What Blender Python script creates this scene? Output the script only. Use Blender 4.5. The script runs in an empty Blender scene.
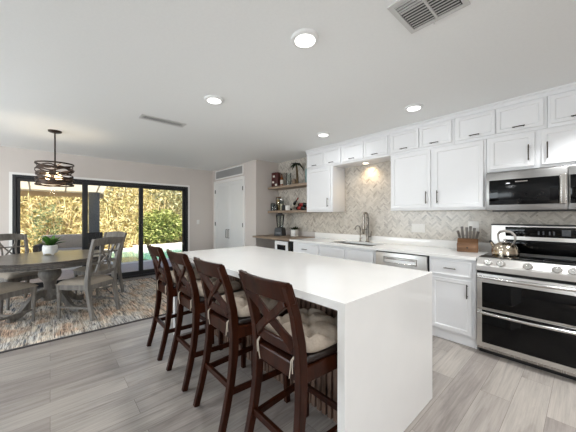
import bpy, bmesh, math, random
from mathutils import Vector, Matrix, Euler

PI = math.pi
R = math.radians
sc = bpy.context.scene
COL = sc.collection

# ------------------------------------------------------------------ camera
cam_data = bpy.data.cameras.new('camera')
cam_data.sensor_width = 36.0
cam_data.lens = 36.0 * 267 / 576
cam_data.clip_start = 0.02
cam_data.clip_end = 200
cam = bpy.data.objects.new('camera', cam_data)
COL.objects.link(cam)
cam.location = (0, 0, 1.32)
cam.rotation_euler = (PI / 2, 0, R(48.3))
sc.camera = cam

# ------------------------------------------------------------------ world, sun, window fill, exposure
world = bpy.data.worlds.new('world')
sc.world = world
world.use_nodes = True
wn = world.node_tree
for n in list(wn.nodes):
    wn.nodes.remove(n)
sky = wn.nodes.new('ShaderNodeTexSky')
sky.sky_type = 'NISHITA'
sky.sun_disc = False
sky.sun_elevation = R(48)
sky.sun_rotation = R(130)
bgn = wn.nodes.new('ShaderNodeBackground')
bgn.inputs['Strength'].default_value = 0.3
wo = wn.nodes.new('ShaderNodeOutputWorld')
wn.links.new(sky.outputs[0], bgn.inputs[0])
wn.links.new(bgn.outputs[0], wo.inputs[0])

sun_d = bpy.data.lights.new('sun', 'SUN')
sun_d.energy = 12.5
sun_d.angle = R(0.8)
sun_d.color = (1.0, 0.95, 0.86)
sun = bpy.data.objects.new('sun', sun_d)
COL.objects.link(sun)
sun.rotation_euler = Vector((-0.62, 0.38, -0.70)).to_track_quat('-Z', 'Y').to_euler()


def area(name, loc, direction, sx, sy, power, color=(1, 1, 1)):
    d = bpy.data.lights.new(name, 'AREA')
    d.shape = 'RECTANGLE'
    d.size, d.size_y = sx, sy
    d.energy = power
    d.color = color
    o = bpy.data.objects.new(name, d)
    COL.objects.link(o)
    o.location = loc
    o.rotation_euler = Vector(direction).to_track_quat('-Z', 'Z').to_euler()
    return o


# fill lamps added at two unseen windows, tilted up to brighten the ceiling
area('window_daylight', (-4.05, -3.36, 1.45), (0.1, 1, 0.5), 2.8, 1.5, 112, (0.84, 0.93, 1.0))
area('window_daylight', (2.56, -2.25, 1.45), (-1, 0.3, 0.45), 1.8, 1.5, 72, (0.84, 0.93, 1.0))
LAMP_POWER = 2.2
LAMP_COLOR = (0.95, 0.98, 1.0)

sc.view_settings.view_transform = 'Standard'
sc.view_settings.look = 'None'
sc.view_settings.gamma = 1.0
sc.view_settings.use_curve_mapping = False
sc.view_settings.exposure = 0.2
sc.cycles.max_bounces = 10
sc.cycles.diffuse_bounces = 6
sc.cycles.transparent_max_bounces = 16
sc.cycles.caustics_reflective = False
sc.cycles.caustics_refractive = False
sc.cycles.sample_clamp_indirect = 6.0


# ------------------------------------------------------------------ materials
def hexc(r, g, b):
    f = lambda c: (c / 255 / 12.92) if c / 255 <= 0.04045 else ((c / 255 + 0.055) / 1.055) ** 2.4
    return (f(r), f(g), f(b), 1)


class NT:
    def __init__(self, name):
        self.m = bpy.data.materials.new(name)
        self.m.use_nodes = True
        self.t = self.m.node_tree
        self.b = self.t.nodes['Principled BSDF']
        self.out = self.t.nodes['Material Output']

    def n(self, kind, **kw):
        x = self.t.nodes.new(kind)
        for k, v in kw.items():
            if hasattr(x, k):
                setattr(x, k, v)
            else:
                x.inputs[k.replace('_', ' ')].default_value = v
        return x

    def l(self, a, b):
        self.t.links.new(a, b)

    def coord(self, scale=(1, 1, 1), rot=(0, 0, 0), kind='Object'):
        c = self.n('ShaderNodeTexCoord')
        mp = self.n('ShaderNodeMapping')
        mp.inputs['Scale'].default_value = scale
        mp.inputs['Rotation'].default_value = rot
        self.l(c.outputs[kind], mp.inputs['Vector'])
        return mp.outputs['Vector']

    def noise(self, vec, scale, detail=4, rough=0.55, dist=0.0):
        x = self.n('ShaderNodeTexNoise')
        x.inputs['Scale'].default_value = scale
        x.inputs['Detail'].default_value = detail
        x.inputs['Roughness'].default_value = rough
        x.inputs['Distortion'].default_value = dist
        if vec is not None:
            self.l(vec, x.inputs['Vector'])
        return x.outputs['Fac']

    def ramp(self, fac, stops):
        x = self.n('ShaderNodeValToRGB')
        e = x.color_ramp.elements
        while len(e) < len(stops):
            e.new(0.5)
        for i, (p, c) in enumerate(stops):
            e[i].position = p
            e[i].color = c
        self.l(fac, x.inputs['Fac'])
        return x.outputs['Color']

    def mix(self, fac, a, b, mode='MIX'):
        x = self.n('ShaderNodeMix')
        x.data_type = 'RGBA'
        x.blend_type = mode
        for v, s in ((fac, x.inputs[0]), (a, x.inputs[6]), (b, x.inputs[7])):
            if isinstance(v, (int, float)):
                s.default_value = v
            elif isinstance(v, tuple):
                s.default_value = v
            else:
                self.l(v, s)
        return x.outputs[2]

    def bump(self, fac, strength=0.2, dist=0.01):
        x = self.n('ShaderNodeBump')
        x.inputs['Strength'].default_value = strength
        x.inputs['Distance'].default_value = dist
        self.l(fac, x.inputs['Height'])
        self.l(x.outputs['Normal'], self.b.inputs['Normal'])


def mat(name, col, rough=0.5, metal=0.0, var=0.0, scale=20, bump=0.0, stretch=(1, 1, 1), spec=0.5, coat=0.0):
    k = NT(name)
    b = k.b
    b.inputs['Roughness'].default_value = rough
    b.inputs['Metallic'].default_value = metal
    b.inputs['Specular IOR Level'].default_value = spec
    b.inputs['Coat Weight'].default_value = coat
    v = k.coord(stretch)
    f = k.noise(v, scale)
    lo = tuple(c * (1 - var) for c in col[:3]) + (1,)
    hi = tuple(min(1, c * (1 + var)) for c in col[:3]) + (1,)
    k.l(k.ramp(f, [(0.3, lo), (0.7, hi)]), b.inputs['Base Color'])
    if bump:
        k.bump(f, bump, 0.004)
    return k.m


def wood(name, dark, light, rough=0.4, scale=6, axis='Z', coat=0.0, bump=0.1):
    k = NT(name)
    s = {'X': (0.12, 1, 1), 'Y': (1, 0.12, 1), 'Z': (1, 1, 0.12)}[axis]
    v = k.coord(s)
    f = k.noise(v, scale * 4, 6, 0.62, 0.6)
    k.l(k.ramp(f, [(0.28, dark), (0.72, light)]), k.b.inputs['Base Color'])
    k.b.inputs['Roughness'].default_value = rough
    k.b.inputs['Coat Weight'].default_value = coat
    k.b.inputs['Coat Roughness'].default_value = 0.25
    k.bump(f, bump, 0.003)
    return k.m


def emit(name, col, strength):
    k = NT(name)
    e = k.n('ShaderNodeEmission')
    e.inputs['Color'].default_value = col
    e.inputs['Strength'].default_value = strength
    k.l(e.outputs[0], k.out.inputs['Surface'])
    return k.m


def glass(name, tint=(1, 1, 1, 1), ior=1.45):
    k = NT(name)
    tr = k.n('ShaderNodeBsdfTransparent')
    tr.inputs['Color'].default_value = tint
    gl = k.n('ShaderNodeBsdfGlossy')
    gl.inputs['Roughness'].default_value = 0.02
    fr = k.n('ShaderNodeFresnel')
    fr.inputs['IOR'].default_value = ior
    mx = k.n('ShaderNodeMixShader')
    k.l(fr.outputs[0], mx.inputs[0])
    k.l(tr.outputs[0], mx.inputs[1])
    k.l(gl.outputs[0], mx.inputs[2])
    k.l(mx.outputs[0], k.out.inputs['Surface'])
    return k.m


def brushed(name, col, rough=0.28, axis='X'):
    k = NT(name)
    s = {'X': (1, 60, 60), 'Z': (60, 60, 1)}[axis]
    f = k.noise(k.coord(s), 4, 3)
    lo = tuple(c * 0.9 for c in col[:3]) + (1,)
    k.l(k.ramp(f, [(0.3, lo), (0.7, col)]), k.b.inputs['Base Color'])
    k.b.inputs['Metallic'].default_value = 1.0
    rr = k.n('ShaderNodeMapRange')
    rr.inputs['To Min'].default_value = rough - 0.06
    rr.inputs['To Max'].default_value = rough + 0.08
    k.l(f, rr.inputs['Value'])
    k.l(rr.outputs[0], k.b.inputs['Roughness'])
    return k.m


def floor_material():
    k = NT('plank_floor')
    v = k.coord((1, 1, 1), (0, 0, R(90)))
    br = k.n('ShaderNodeTexBrick')
    br.offset = 0.37
    br.offset_frequency = 2
    k.l(v, br.inputs['Vector'])
    br.inputs['Color1'].default_value = (0.02, 0.02, 0.02, 1)
    br.inputs['Color2'].default_value = (1, 1, 1, 1)
    br.inputs['Mortar'].default_value = (0.5, 0.5, 0.5, 1)
    br.inputs['Scale'].default_value = 1.0
    br.inputs['Mortar Size'].default_value = 0.0012
    br.inputs['Mortar Smooth'].default_value = 0.0
    br.inputs['Bias'].default_value = 0.0
    br.inputs['Brick Width'].default_value = 1.22
    br.inputs['Row Height'].default_value = 0.181
    # grain runs along the planks and is shifted per plank
    c = k.n('ShaderNodeTexCoord')
    sep = k.n('ShaderNodeSeparateXYZ')
    k.l(c.outputs['Object'], sep.inputs[0])
    add = k.n('ShaderNodeMath', operation='MULTIPLY_ADD')
    k.l(br.outputs['Color'], add.inputs[0])
    add.inputs[1].default_value = 37.0
    k.l(sep.outputs['Y'], add.inputs[2])
    comb = k.n('ShaderNodeCombineXYZ')
    k.l(sep.outputs['X'], comb.inputs['X'])
    k.l(add.outputs[0], comb.inputs['Y'])
    m1 = k.n('ShaderNodeMapping')
    m1.inputs['Scale'].default_value = (1, 0.085, 1)
    k.l(comb.outputs[0], m1.inputs['Vector'])
    g1 = k.noise(m1.outputs[0], 14, 7, 0.66, 1.1)
    m2 = k.n('ShaderNodeMapping')
    m2.inputs['Scale'].default_value = (1, 0.03, 1)
    k.l(comb.outputs[0], m2.inputs['Vector'])
    g2 = k.noise(m2.outputs[0], 85, 3, 0.6)
    base = k.ramp(br.outputs['Color'], [(0.0, hexc(152, 143, 137)), (0.5, hexc(164, 156, 149)), (1.0, hexc(174, 166, 158))])
    grain = k.ramp(g1, [(0.30, (0.62, 0.60, 0.59, 1)), (0.50, (1, 1, 1, 1)), (0.72, (1.22, 1.21, 1.19, 1))])
    a = k.mix(0.85, base, grain, 'MULTIPLY')
    fine = k.ramp(g2, [(0.3, (0.74, 0.74, 0.74, 1)), (0.7, (1.12, 1.12, 1.12, 1))])
    a = k.mix(0.7, a, fine, 'MULTIPLY')
    a = k.mix(br.outputs['Fac'], a, hexc(116, 108, 102))
    k.l(a, k.b.inputs['Base Color'])
    rr = k.n('ShaderNodeMapRange')
    rr.inputs['To Min'].default_value = 0.26
    rr.inputs['To Max'].default_value = 0.42
    k.l(g1, rr.inputs['Value'])
    k.l(rr.outputs[0], k.b.inputs['Roughness'])
    k.bump(g2, 0.12, 0.002)
    return k.m


def rug_material():
    k = NT('woven_rug')
    st = k.noise(k.coord((0.28, 4.6, 1)), 3.6, 3, 0.7)
    bl = k.noise(k.coord((1, 1.6, 1)), 2.2, 3, 0.6)
    fl = k.noise(k.coord((0.9, 5.5, 1)), 5.0, 3, 0.75)
    c1 = k.ramp(st, [(0.36, hexc(96, 98, 104)), (0.43, hexc(206, 198, 186)), (0.50, hexc(150, 140, 132)), (0.56, hexc(222, 214, 202)), (0.63, hexc(118, 112, 112)), (0.70, hexc(214, 206, 196))])
    c2 = k.ramp(bl, [(0.38, hexc(214, 220, 228)), (0.5, hexc(240, 235, 226)), (0.62, hexc(232, 200, 176))])
    a = k.mix(0.8, c1, c2, 'MULTIPLY')
    f3 = k.ramp(fl, [(0.38, (0.34, 0.34, 0.37, 1)), (0.45, (1.1, 1.1, 1.1, 1)), (0.62, (1.5, 1.47, 1.42, 1))])
    a = k.mix(0.8, a, f3, 'MULTIPLY')
    k.l(a, k.b.inputs['Base Color'])
    k.b.inputs['Roughness'].default_value = 0.95
    k.b.inputs['Specular IOR Level'].default_value = 0.1
    k.bump(fl, 0.4, 0.004)
    return k.m


def leaf_material(name, stops, rough=0.5, trans=0.25):
    k = NT(name)
    g = k.n('ShaderNodeNewGeometry')
    col = k.ramp(g.outputs['Random Per Island'], stops)
    k.l(col, k.b.inputs['Base Color'])
    k.b.inputs['Roughness'].default_value = rough
    k.b.inputs['Specular IOR Level'].default_value = 0.25
    tl = k.n('ShaderNodeBsdfTranslucent')
    k.l(col, tl.inputs['Color'])
    mx = k.n('ShaderNodeMixShader')
    mx.inputs[0].default_value = trans
    k.l(k.b.outputs[0], mx.inputs[1])
    k.l(tl.outputs[0], mx.inputs[2])
    k.l(mx.outputs[0], k.out.inputs['Surface'])
    return k.m


def marble_tile():
    k = NT('marble_herringbone')
    g = k.n('ShaderNodeNewGeometry')
    c = k.coord((1, 1, 1))
    off = k.n('ShaderNodeVectorMath', operation='MULTIPLY_ADD')
    comb = k.n('ShaderNodeCombineXYZ')
    for i in range(3):
        k.l(g.outputs['Random Per Island'], comb.inputs[i])
    k.l(comb.outputs[0], off.inputs[0])
    off.inputs[1].default_value = (17, 29, 41)
    k.l(c, off.inputs[2])
    vein = k.noise(off.outputs[0], 9, 6, 0.65, 1.4)
    base = k.ramp(g.outputs['Random Per Island'], [(0.0, hexc(182, 175, 166)), (0.2, hexc(196, 189, 179)), (0.6, hexc(212, 205, 195)), (0.9, hexc(196, 188, 177)), (1.0, hexc(166, 159, 150))])
    vv = k.ramp(vein, [(0.34, (0.62, 0.60, 0.58, 1)), (0.44, (1, 1, 1, 1)), (1.0, (1, 1, 1, 1))])
    k.l(k.mix(0.9, base, vv, 'MULTIPLY'), k.b.inputs['Base Color'])
    k.b.inputs['Roughness'].default_value = 0.22
    return k.m


def water_material():
    k = NT('pool_water')
    k.b.inputs['Base Color'].default_value = hexc(84, 136, 122)
    k.b.inputs['Roughness'].default_value = 0.05
    k.bump(k.noise(k.coord((1, 1, 1)), 5, 3), 0.25, 0.03)
    return k.m


M = {}
M['wall'] = mat('wall_paint', hexc(211, 203, 197), 0.85, var=0.012, scale=3, spec=0.2)
M['ceiling'] = mat('ceiling_paint', hexc(243, 244, 243), 0.9, var=0.012, scale=60, bump=0.08, spec=0.15)
M['floor'] = floor_material()
M['white'] = mat('white_cabinet_paint', hexc(235, 235, 236), 0.38, var=0.006, scale=4)
M['white_trim'] = mat('white_trim_paint', hexc(236, 234, 231), 0.42, var=0.006, scale=4)
M['door_white'] = mat('closet_door_paint', hexc(228, 228, 226), 0.45, var=0.006, scale=4)
M['quartz'] = mat('white_quartz', hexc(240, 238, 235), 0.09, var=0.012, scale=5, spec=0.5)
M['grout'] = mat('tile_grout', hexc(206, 199, 190), 0.8, var=0.02)
M['tile'] = marble_tile()
M['steel'] = brushed('stainless_steel', hexc(212, 209, 205), 0.36)
M['steel_dark'] = brushed('stainless_microwave', hexc(152, 150, 148), 0.34)
M['steel_v'] = brushed('stainless_steel_upright', hexc(196, 192, 187), 0.24, 'Z')
M['chrome'] = mat('polished_steel', hexc(206, 204, 201), 0.2, 1.0, var=0.02)
M['faucet'] = mat('brushed_nickel', hexc(150, 144, 137), 0.26, 1.0, var=0.03)
M['sink'] = mat('sink_steel', hexc(150, 146, 140), 0.3, 1.0, var=0.03)
M['pull'] = mat('bronze_pull', hexc(72, 66, 60), 0.32, 0.9, var=0.05)
M['pull_light'] = mat('nickel_pull', hexc(120, 114, 108), 0.3, 1.0, var=0.05)
M['black_glass'] = mat('black_glass', hexc(7, 7, 8), 0.05, var=0.02, spec=0.22)
M['black_mesh'] = mat('oven_mesh_glass', hexc(16, 16, 17), 0.15, var=0.03, spec=0.2)
M['canvas'] = leaf_material('canopy_canvas', [(0, hexc(244, 238, 222)), (1, hexc(245, 239, 224))], 0.9, 0.65)
M['valance'] = leaf_material('valance_canvas', [(0, hexc(206, 186, 154)), (1, hexc(208, 188, 156))], 0.9, 0.4)
M['black'] = mat('black_plastic', hexc(24, 24, 25), 0.4, var=0.05)
M['dark_gap'] = mat('dark_recess', hexc(20, 19, 19), 0.8, var=0.05)
M['door_frame'] = mat('dark_bronze_frame', hexc(38, 38, 41), 0.4, 0.2, var=0.04)
M['glass'] = glass('clear_glass', (1, 1, 1, 1), 1.22)
M['jar_glass'] = glass('jar_glass', (0.92, 0.94, 0.93, 1), 1.35)
M['stool_wood'] = wood('espresso_wood', hexc(27, 10, 4), hexc(60, 26, 12), 0.30, 5, 'Z', 0.0)
M['stool_wood'].node_tree.nodes['Principled BSDF'].inputs['Specular IOR Level'].default_value = 0.18
M['leather'] = mat('brown_leather', hexc(32, 21, 17), 0.32, var=0.15, scale=40, bump=0.15)
M['cushion'] = mat('beige_cushion_fabric', hexc(164, 151, 137), 0.95, var=0.09, scale=90, bump=0.35, spec=0.1)
M['tie'] = mat('cushion_tie', hexc(190, 178, 162), 0.95, var=0.05)
M['slat'] = wood('walnut_slat', hexc(84, 64, 52), hexc(140, 112, 95), 0.5, 4, 'Z')
M['slat_back'] = mat('slat_backing', hexc(14, 13, 13), 0.9, var=0.05)
M['grey_wood'] = wood('weathered_grey_wood', hexc(86, 82, 77), hexc(134, 128, 121), 0.5, 5, 'Z')
M['grey_top'] = wood('weathered_table_top', hexc(88, 83, 79), hexc(118, 112, 107), 0.3, 4, 'Y', 0.2, 0.05)
M['seat_fabric'] = mat('seat_fabric', hexc(150, 140, 127), 0.9, var=0.07, scale=80, bump=0.2, spec=0.15)
M['rug'] = rug_material()
M['rug_edge'] = mat('rug_binding', hexc(74, 70, 70), 0.9, var=0.05)
M['shelf_wood'] = wood('shelf_wood', hexc(118, 100, 84), hexc(160, 140, 120), 0.5, 4, 'X')
M['block_wood'] = wood('knife_block_wood', hexc(86, 58, 36), hexc(134, 96, 64), 0.42, 6, 'X')
M['pend_metal'] = mat('bronze_pendant_metal', hexc(58, 46, 38), 0.42, 0.7, var=0.2, scale=30)
M['bulb'] = emit('bulb_glow', (1.0, 0.74, 0.42, 1), 5)
M['lens'] = emit('lamp_lens', (1.0, 0.98, 0.96, 1), 4)
M['puck'] = emit('puck_lens', (1.0, 0.80, 0.55, 1), 6)
M['fixture_white'] = mat('white_fixture', hexc(232, 232, 230), 0.5, var=0.01)
M['vent'] = mat('vent_metal', hexc(206, 205, 203), 0.5, var=0.02)
M['grille_dark'] = mat('register_shadow', hexc(70, 70, 70), 0.8, var=0.03)
M['grille'] = mat('grille_metal', hexc(178, 177, 176), 0.55, var=0.03)
M['ceramic'] = mat('white_ceramic', hexc(224, 222, 217), 0.5, var=0.05, scale=30, bump=0.1)
M['soil'] = mat('potting_soil', hexc(54, 42, 34), 0.95, var=0.2)
M['leaf'] = leaf_material('houseplant_leaf', [(0, hexc(34, 70, 26)), (0.6, hexc(66, 110, 44)), (1, hexc(120, 150, 84))])
M['leaf_dark'] = leaf_material('dark_leaf', [(0, hexc(22, 30, 18)), (1, hexc(52, 64, 34))])
M['straw'] = leaf_material('dry_cane_leaf', [(0, hexc(150, 130, 88)), (0.3, hexc(210, 192, 136)), (0.65, hexc(230, 216, 168)), (0.85, hexc(178, 176, 108)), (1, hexc(244, 235, 202))], 0.6, 0.3)
M['green'] = leaf_material('bush_leaf', [(0, hexc(76, 88, 42)), (0.5, hexc(136, 144, 76)), (1, hexc(190, 190, 124))], 0.5, 0.3)
M['olive'] = leaf_material('tree_leaf', [(0, hexc(104, 106, 74)), (0.5, hexc(168, 162, 118)), (1, hexc(214, 206, 168))], 0.5, 0.3)
M['deepgreen'] = leaf_material('shrub_leaf', [(0, hexc(60, 74, 46)), (1, hexc(140, 146, 100))], 0.5, 0.2)
M['stem'] = mat('plant_stem', hexc(88, 70, 46), 0.8, var=0.15)
M['deck'] = mat('pool_deck', hexc(152, 142, 138), 0.85, var=0.06, scale=14)
M['coping'] = mat('pool_coping', hexc(196, 188, 176), 0.8, var=0.08, scale=12)
M['water'] = water_material()
M['ground'] = mat('garden_ground', hexc(150, 128, 96), 0.95, var=0.15)
M['fence'] = mat('block_fence', hexc(170, 150, 122), 0.9, var=0.08)
M['beam'] = mat('tan_beam_paint', hexc(176, 152, 122), 0.8, var=0.03)
M['patio_white'] = mat('patio_ceiling_paint', hexc(226, 218, 200), 0.8, var=0.03)
M['post'] = mat('grey_post_paint', hexc(92, 96, 100), 0.7, var=0.04)
M['outdoor'] = mat('outdoor_fabric', hexc(150, 143, 133), 0.9, var=0.06)
M['outdoor_dark'] = mat('outdoor_wicker', hexc(52, 48, 46), 0.7, var=0.15)
M['redbox'] = mat('oxblood_box', hexc(70, 22, 18), 0.5, var=0.1)
M['paper'] = mat('paper_label', hexc(224, 218, 206), 0.8, var=0.02)
M['amber'] = mat('amber_glass', hexc(120, 66, 24), 0.15, var=0.1)
M['honey'] = mat('honey_contents', hexc(176, 140, 84), 0.5, var=0.15, scale=60)
M['cream'] = mat('cream_contents', hexc(214, 196, 164), 0.6, var=0.1, scale=60)
M['dark_jar'] = mat('dark_jar', hexc(38, 26, 22), 0.25, var=0.15)
M['teal'] = mat('teal_canister', hexc(128, 160, 160), 0.4, var=0.04)
M['bottle'] = mat('dark_bottle_glass', hexc(22, 24, 20), 0.1, var=0.1)
M['wine_red'] = mat('red_foil', hexc(140, 34, 34), 0.4, 0.2, var=0.1)
M['kettle'] = mat('champagne_steel', hexc(206, 194, 176), 0.16, 1.0, var=0.03)
M['kettle_grip'] = mat('grey_grip', hexc(158, 152, 146), 0.4, 0.3, var=0.03)
M['knife_handle'] = mat('steel_knife_handle', hexc(126, 122, 118), 0.3, 0.9, var=0.08)
M['plate'] = mat('white_wall_plate', hexc(232, 230, 226), 0.4, var=0.01)
M['display'] = mat('grey_display', hexc(92, 94, 98), 0.3, var=0.2, scale=60)


# ------------------------------------------------------------------ mesh helpers
def nb():
    return bmesh.new()


def box(bm, x0, x1, y0, y1, z0, z1, bev=0.0, seg=2):
    r = bmesh.ops.create_cube(bm, size=1.0)
    vs = r['verts']
    for v in vs:
        v.co = Vector(((x0 + x1) / 2 + v.co.x * (x1 - x0), (y0 + y1) / 2 + v.co.y * (y1 - y0), (z0 + z1) / 2 + v.co.z * (z1 - z0)))
    if bev > 0:
        es = list({e for v in vs for e in v.link_edges})
        bmesh.ops.bevel(bm, geom=es, offset=bev, segments=seg, profile=0.5, affect='EDGES')
    return bm


def tube(bm, pts, r, seg=10, closed=False, flat=None):
    """A swept tube; r a number or a list of radii; flat=(a,b) makes a rectangular section of half sizes a, b."""
    pts = [Vector(p) for p in pts]
    n = len(pts)
    rad = r if isinstance(r, (list, tuple)) else [r] * n
    tang = []
    for i in range(n):
        a = pts[(i - 1) % n] if (closed or i > 0) else pts[i]
        b = pts[(i + 1) % n] if (closed or i < n - 1) else pts[i]
        tang.append((b - a).normalized())
    t0 = tang[0]
    up = Vector((0, 0, 1)) if abs(t0.z) < 0.9 else Vector((0, 1, 0))
    u = (up - t0 * up.dot(t0)).normalized()
    rings = []
    for i in range(n):
        t = tang[i]
        u = (u - t * u.dot(t)).normalized()
        w = t.cross(u)
        ring = []
        if flat:
            sec = [(-1, -1), (1, -1), (1, 1), (-1, 1)]
            for a, b in sec:
                ring.append(bm.verts.new(pts[i] + u * (a * flat[0] * rad[i]) + w * (b * flat[1] * rad[i])))
        else:
            for k in range(seg):
                an = 2 * PI * k / seg
                ring.append(bm.verts.new(pts[i] + (u * math.cos(an) + w * math.sin(an)) * rad[i]))
        rings.append(ring)
    m = len(rings[0])
    for i in range(n if closed else n - 1):
        a, b = rings[i], rings[(i + 1) % n]
        for k in range(m):
            bm.faces.new((a[k], a[(k + 1) % m], b[(k + 1) % m], b[k]))
    if not closed:
        bm.faces.new(list(reversed(rings[0])))
        bm.faces.new(rings[-1])
    return bm


def lathe(bm, prof, c=(0, 0, 0), seg=24, sx=1.0, sy=1.0):
    """prof: (radius, z) from bottom to top, both ends closed."""
    c = Vector(c)
    rings = []
    for r, z in prof:
        if r < 1e-5:
            rings.append([bm.verts.new(c + Vector((0, 0, z)))])
        else:
            rings.append([bm.verts.new(c + Vector((math.cos(2 * PI * k / seg) * r * sx, math.sin(2 * PI * k / seg) * r * sy, z))) for k in range(seg)])
    for a, b in zip(rings, rings[1:]):
        if len(a) == 1 and len(b) == 1:
            continue
        for k in range(seg):
            k2 = (k + 1) % seg
            if len(a) == 1:
                bm.faces.new((a[0], b[k2], b[k]))
            elif len(b) == 1:
                bm.faces.new((a[k], a[k2], b[0]))
            else:
                bm.faces.new((a[k], a[k2], b[k2], b[k]))
    if len(rings[0]) > 1:
        bm.faces.new(list(reversed(rings[0])))
    if len(rings[-1]) > 1:
        bm.faces.new(rings[-1])
    return bm


def prism(bm, poly, axis, a, b):
    """extrude a 2D polygon along an axis from a to b."""
    def P(u, v, w):
        return {'X': (w, u, v), 'Y': (u, w, v), 'Z': (u, v, w)}[axis]
    lo = [bm.verts.new(P(u, v, a)) for u, v in poly]
    hi = [bm.verts.new(P(u, v, b)) for u, v in poly]
    n = len(poly)
    bm.faces.new(lo)
    bm.faces.new(list(reversed(hi)))
    for i in range(n):
        j = (i + 1) % n
        bm.faces.new((lo[i], hi[i], hi[j], lo[j]))
    bmesh.ops.recalc_face_normals(bm, faces=bm.faces[:])
    return bm


def slab_hole(bm, x0, x1, y0, y1, hx0, hx1, hy0, hy1, z0, z1, axis='Z'):
    """a slab with a rectangular hole, one connected piece."""
    def P(u, v, w):
        return {'X': (w, u, v), 'Y': (u, w, v), 'Z': (u, v, w)}[axis]
    o = [(x0, y0), (x1, y0), (x1, y1), (x0, y1)]
    h = [(hx0, hy0), (hx1, hy0), (hx1, hy1), (hx0, hy1)]
    L = [[bm.verts.new(P(u, v, w)) for u, v in q] for w in (z0, z1) for q in (o, h)]
    ol, hl, oh, hh = L
    for i in range(4):
        j = (i + 1) % 4
        bm.faces.new((ol[i], ol[j], hl[j], hl[i]))
        bm.faces.new((oh[i], oh[j], hh[j], hh[i]))
        bm.faces.new((ol[i], ol[j], oh[j], oh[i]))
        bm.faces.new((hl[i], hl[j], hh[j], hh[i]))
    bmesh.ops.recalc_face_normals(bm, faces=bm.faces[:])
    return bm


def shaker(bm, x0, x1, z0, z1, yf, t=0.02, fr=0.055, rec=0.009):
    """a door front facing -y: flat frame, small bevelled step, recessed field."""
    box(bm, x0, x1, yf, yf + t, z0, z1)
    bm.faces.ensure_lookup_table()
    f = [f for f in bm.faces if f.normal.y < -0.9 or f.calc_center_median().y < yf + 1e-5]
    f = [q for q in f if abs(q.calc_center_median().y - yf) < 1e-5][:1]
    bmesh.ops.inset_individual(bm, faces=f, thickness=fr, depth=0)
    bmesh.ops.inset_individual(bm, faces=f, thickness=0.012, depth=0)
    bmesh.ops.translate(bm, verts=f[0].verts[:], vec=(0, rec, 0))
    return bm


def wmat(o):
    m = Matrix.Identity(4)
    while o is not None:
        m = o.matrix_basis @ m
        o = o.parent
    return m


def obj(name, bm, m, parent=None, smooth=True, local=False, angle=35, bev=0):
    """bm in world coordinates unless local=True."""
    bmesh.ops.recalc_face_normals(bm, faces=bm.faces[:])
    if parent is not None and not local:
        bm.transform(wmat(parent).inverted())
    me = bpy.data.meshes.new(name)
    bm.to_mesh(me)
    bm.free()
    me.materials.append(m)
    if smooth:
        me.polygons.foreach_set('use_smooth', [True] * len(me.polygons))
        me.set_sharp_from_angle(angle=R(angle))
    o = bpy.data.objects.new(name, me)
    COL.objects.link(o)
    o.parent = parent
    if bev:
        b = o.modifiers.new('bevel', 'BEVEL')
        b.width = bev
        b.segments = 2
        b.limit_method = 'ANGLE'
    return o


def tag(o, label, cat, group=None):
    o['label'] = label
    o['category'] = cat
    if group:
        o['group'] = group
    return o


def thing(name, label, cat, loc=(0, 0, 0), rotz=0, group=None):
    o = bpy.data.objects.new(name, None)
    o.empty_display_size = 0.1
    COL.objects.link(o)
    o.location = loc
    o.rotation_euler = (0, 0, rotz)
    return tag(o, label, cat, group)


def struct(name, bm, m, parent=None, **kw):
    o = obj(name, bm, m, parent, **kw)
    if parent is None:
        o['kind'] = 'structure'
    return o


def sroot(name, loc):
    o = bpy.data.objects.new(name, None)
    COL.objects.link(o)
    o.location = loc
    o['kind'] = 'structure'
    return o


def dup(root, loc, rotz, label, group=None):
    def rec(o, par):
        c = o.copy()
        COL.objects.link(c)
        if par is not None:
            c.parent = par
        for ch in [x for x in kids.get(o.name, [])]:
            rec(ch, c)
        return c
    kids = {}
    for x in list(bpy.data.objects):
        if x.parent is not None:
            kids.setdefault(x.parent.name, []).append(x)
    c = rec(root, None)
    c.location = loc
    c.rotation_euler = (0, 0, rotz)
    c['label'] = label
    if group:
        c['group'] = group
    return c


def bar_pull(parent, c, length, axis, m, yout=-0.03, r=0.0055):
    """a cabinet pull facing -y with two posts."""
    bm = nb()
    x, y, z = c
    h = length / 2
    d = Vector((1, 0, 0)) if axis == 'X' else Vector((0, 0, 1))
    c = Vector(c)
    o = Vector((0, yout, 0))
    pts = [c - d * h * 0.78, c - d * h * 0.8 + o * 0.7, c - d * h * 0.86 + o, c - d * h + o, c + d * h + o, c + d * h * 0.86 + o, c + d * h * 0.8 + o * 0.7, c + d * h * 0.78]
    tube(bm, [c - d * h + o, c + d * h + o], r, 8)
    for s in (-1, 1):
        tube(bm, [c + d * (h * 0.75 * s), c + d * (h * 0.75 * s) + o], r * 0.9, 8)
    return obj('handle', bm, m, parent)


# ================================================================== SETTING
CZ = 2.485
WY = 3.776          # kitchen wall
XL = -6.5           # wall with the sliding door
RX = -4.55          # wall beside the counter
CY = 3.17           # closet wall
XR, YF = 2.6, -3.4

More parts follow.
